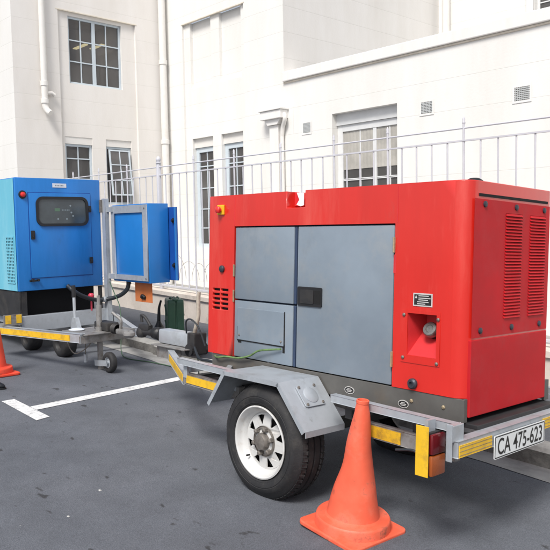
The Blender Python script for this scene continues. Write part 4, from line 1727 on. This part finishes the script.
mb.lathe([(.028, -.02), (.034, -.015), (.034, .015), (.028, .02)], (-7.735, 4.40, .735), (.1, 1, -.1), 16)
mb.build('cable_clamp', 'galv', blue, smooth=40)

# thin green wire from the blue trailer down to the road and over to the red one
mb = MB()
g = lambda x, y, d=.008: (x, y, gz(x, y, d))
mb.tube(bez([(-7.70, 4.46, .95), (-7.55, 4.44, .80), (-7.38, 4.40, .66), (-7.28, 4.35, .40), g(-7.18, 4.28, .05), g(-6.95, 4.22), g(-6.6, 4.32), g(-6.2, 4.36), g(-5.8, 4.22), g(-5.4, 4.05), (-4.95, 3.72, .30), (-4.6, 3.45, .55)], 8), .006, 6)
tag(mb.build('ground_wire', 'wireg', smooth=60), 'thin dark green wire trailing along the gutter between the two trailers', 'wire')

# ================================================================== SMALL THINGS
# jerry can
jc = thing('jerry_can', 'dark green metal jerry can standing on the pavement behind the tow coupling', 'jerry can', (-7.36, 5.17, gz(-7.36, 5.17, .125)), rot=(0, 0, math.radians(62)), wcs=False)
mb = MB()
prof = rrect(-.175, .175, 0, .475, .045, 5)
for (y0, y1) in ((-.100, -.006), (.006, .100)):
    mb.prism(prof, y0, y1, lambda u, v, d: (d, u, v))
body = mb.build('can_body', 'green', jc, smooth=30, bevmod=.012)
mb = MB()
mb.prism(rrect(-.170, .170, .006, .455, .042, 5), -.0058, .0058, lambda u, v, d: (d, u, v))
mb.build('weld_seam', 'green', body)
mb = MB()
for xx in (-.045, 0, .045):
    mb.tube(bez([(xx, -.06, .455), (xx, -.05, .49), (xx, .05, .49), (xx, .075, .455)], 4), .011, 8)
mb.build('can_handle', 'green', jc, smooth=60)
mb = MB()
mb.lathe([(.03, 0), (.03, .03), (.038, .032), (.038, .05), (.001, .055)], (0, -.12, .44), (0, -.35, 1), 18)
mb.build('can_cap', 'green', jc, smooth=40)
mb = MB()
for s_ in (-1, 1):
    for zz in (.13, .33):
        mb.beam((s_ * .1005, -.11, zz - .06), (s_ * .1005, .11, zz + .06), .006, .02, .003, up=(1, 0, 0))
mb.build('pressed_rib', 'green', body)

# funnel
fn = MB()
fx, fy = -7.70, 5.16
fz = gz(fx, fy, .125)
fn.lathe([(.095, 0), (.10, .012), (.095, .02), (.055, .085), (.035, .12), (.024, .15)], (fx, fy, fz), (0, 0, 1), 28)
fn.tube(bez([(fx, fy, fz + .145), (fx + .01, fy, fz + .25), (fx + .02, fy, fz + .33), (fx + .05, fy + .01, fz + .42)], 5), .024, 14, .013)
tag(fn.build('funnel', 'black', smooth=50), 'black plastic fuel funnel standing spout up on the pavement beside the jerry can', 'funnel')

# cones
def cone(loc, label, m, rz=0., H=.70, lean=0., seed=1):
    t = thing('traffic_cone', label, 'traffic cone', loc, group='traffic cones beside the trailers', rot=(-SY, SX + lean, rz), wcs=False)
    rnd = random.Random(seed)
    b = MB()
    hs, n = 26, 48
    prof = [(.200, .024), (.197, .068), (.194, .076), (.190, .080), (.152, .082), (.141, .090)]
    for i in range(1, hs + 1):
        k = i / hs
        prof.append((.141 + (.0315 - .141) * k, .090 + (H - .110) * k))
    prof += [(.0315, H - .018), (.0335, H - .016), (.0335, H - .002), (.031, H), (.025, H), (.023, H - .02), (.023, H - .12)]
    b.lathe(prof, (0, 0, 0), (0, 0, 1), n)
    ds = [(rnd.uniform(0, 6.28), rnd.uniform(.15, .5), rnd.uniform(.05, .11), rnd.uniform(.004, .010)) for _ in range(7)]
    ds += [(-2.2, .36, .10, .014), (-1.3, .27, .07, .010)]
    for v in b.bm.verts:
        if .09 < v.co.z < H - .05:
            a = math.atan2(v.co.y, v.co.x)
            r = math.hypot(v.co.x, v.co.y)
            off = 0
            for (da, dz, w, amp) in ds:
                d = (abs((a - da + PI) % (2 * PI) - PI)) * r
                off -= amp * math.exp(-(d * d + (v.co.z - dz) ** 2) / (w * w))
            off += .0025 * math.sin(3 * a + 9 * v.co.z)
            v.co.x *= 1 + off / r
            v.co.y *= 1 + off / r
    b.build('cone_body', m, t, smooth=28)
    q = MB()
    q.prism(rrect(-.208, .208, -.208, .208, .040, 6), .002, .026, lambda u, v, d: (u, v, d + .012 * max(0, (abs(u) + abs(v)) - .30)))
    q.build('cone_base', m, t, bevmod=.006)
    return t


cone((-2.372, 2.760, gz(-2.372, 2.760)), 'dented orange traffic cone standing behind the wheel of the red trailer', 'cone', rz=math.radians(-3), lean=.060)
cone((-7.05, 2.72, gz(-7.05, 2.72)), 'red orange traffic cone in front of the blue trailer, cut by the frame', 'coneL', rz=math.radians(4), seed=5)

# shoe tip
sh = MB()
for i in range(1):
    bmesh.ops.create_uvsphere(sh.bm, u_segments=20, v_segments=12, radius=1)
    for v in sh.bm.verts:
        c = v.co
        z = max(c.z, -.35)
        v.co = Vector((c.x * .15, c.y * .05 * (1 - .12 * c.x), (z + .35) * (.055 - .015 * c.x)))
so_ = sh.build('shoe', 'shoe', smooth=60)
so_.location = (-6.475, 2.470, gz(-6.475, 2.470, .012))
so_.rotation_euler = (0, SX, math.radians(44))
tag(so_, 'black leather shoe toe on the asphalt by the left frame edge', 'shoe')
sh = MB()
sh.prism([(.155 * math.cos(2 * PI * k / 28), .053 * math.sin(2 * PI * k / 28)) for k in range(28)], -.012, .004, lambda u, v, d: (u, v, d))
sh.build('sole', 'black', so_)

for (x, y, r, lab) in LIT:
    crumb(x, y, r, lab, 'debris')

# ================================================================== LIGHT
w = bpy.data.worlds.new('World')
sc.world = w
w.use_nodes = True
nt = w.node_tree
bg = nt.nodes['Background']
sky = nt.nodes.new('ShaderNodeTexSky')
sky.sky_type = 'NISHITA'
sky.sun_disc = False
ELEV, AZ = math.radians(52), math.radians(154)      # azimuth measured from +Y clockwise
sky.sun_elevation = ELEV
sky.sun_rotation = AZ
sky.dust_density = 3.0
sky.air_density = 1.0
hs = nt.nodes.new('ShaderNodeHueSaturation')
hs.inputs['Saturation'].default_value = .45
nt.links.new(sky.outputs[0], hs.inputs['Color'])
nt.links.new(hs.outputs[0], bg.inputs['Color'])
bg.inputs['Strength'].default_value = .15
sl_ = bpy.data.lights.new('sun', 'SUN')
sl_.energy = 3.1
sl_.angle = math.radians(18)
sl_.color = (1, .965, .91)
sun = bpy.data.objects.new('sun', sl_)
COL.objects.link(sun)
dirv = Vector((math.sin(AZ) * math.cos(ELEV), math.cos(AZ) * math.cos(ELEV), math.sin(ELEV)))
sun.rotation_euler = dirv.to_track_quat('Z', 'Y').to_euler()
sun.location = dirv * 30

# ================================================================== CAMERA
yaw, pitch, roll = 7.55775509e-01, 6.97439427e-02, -1.83302173e-02
fwd = Vector((-math.cos(yaw) * math.cos(pitch), math.sin(yaw) * math.cos(pitch), -math.sin(pitch)))
rt = fwd.cross(Vector((0, 0, 1))).normalized()
upv = rt.cross(fwd)
r2 = rt * math.cos(roll) + upv * math.sin(roll)
u2 = -rt * math.sin(roll) + upv * math.cos(roll)
cd = bpy.data.cameras.new('camera')
cd.sensor_width = 36
cd.sensor_fit = 'HORIZONTAL'
cd.lens = 706.09 / 550 * 36
cd.clip_start = .05
cd.clip_end = 500
cam = bpy.data.objects.new('camera', cd)
COL.objects.link(cam)
mw = Matrix((r2, u2, -fwd)).transposed().to_4x4()
mw.translation = Vector((0, 0, 1.6))
cam.matrix_world = mw
sc.camera = cam
try:
    sc.cycles.max_bounces = 6
    sc.cycles.diffuse_bounces = 3
    sc.cycles.glossy_bounces = 3
    sc.cycles.transparent_max_bounces = 6
except Exception:
    pass
sc.render.resolution_x = sc.render.resolution_y = 1024
sc.view_settings.view_transform = 'Standard'
sc.view_settings.look = 'None'
sc.view_settings.exposure = 0
for o in bpy.data.objects:
    if 'wcs' in o:
        del o['wcs']
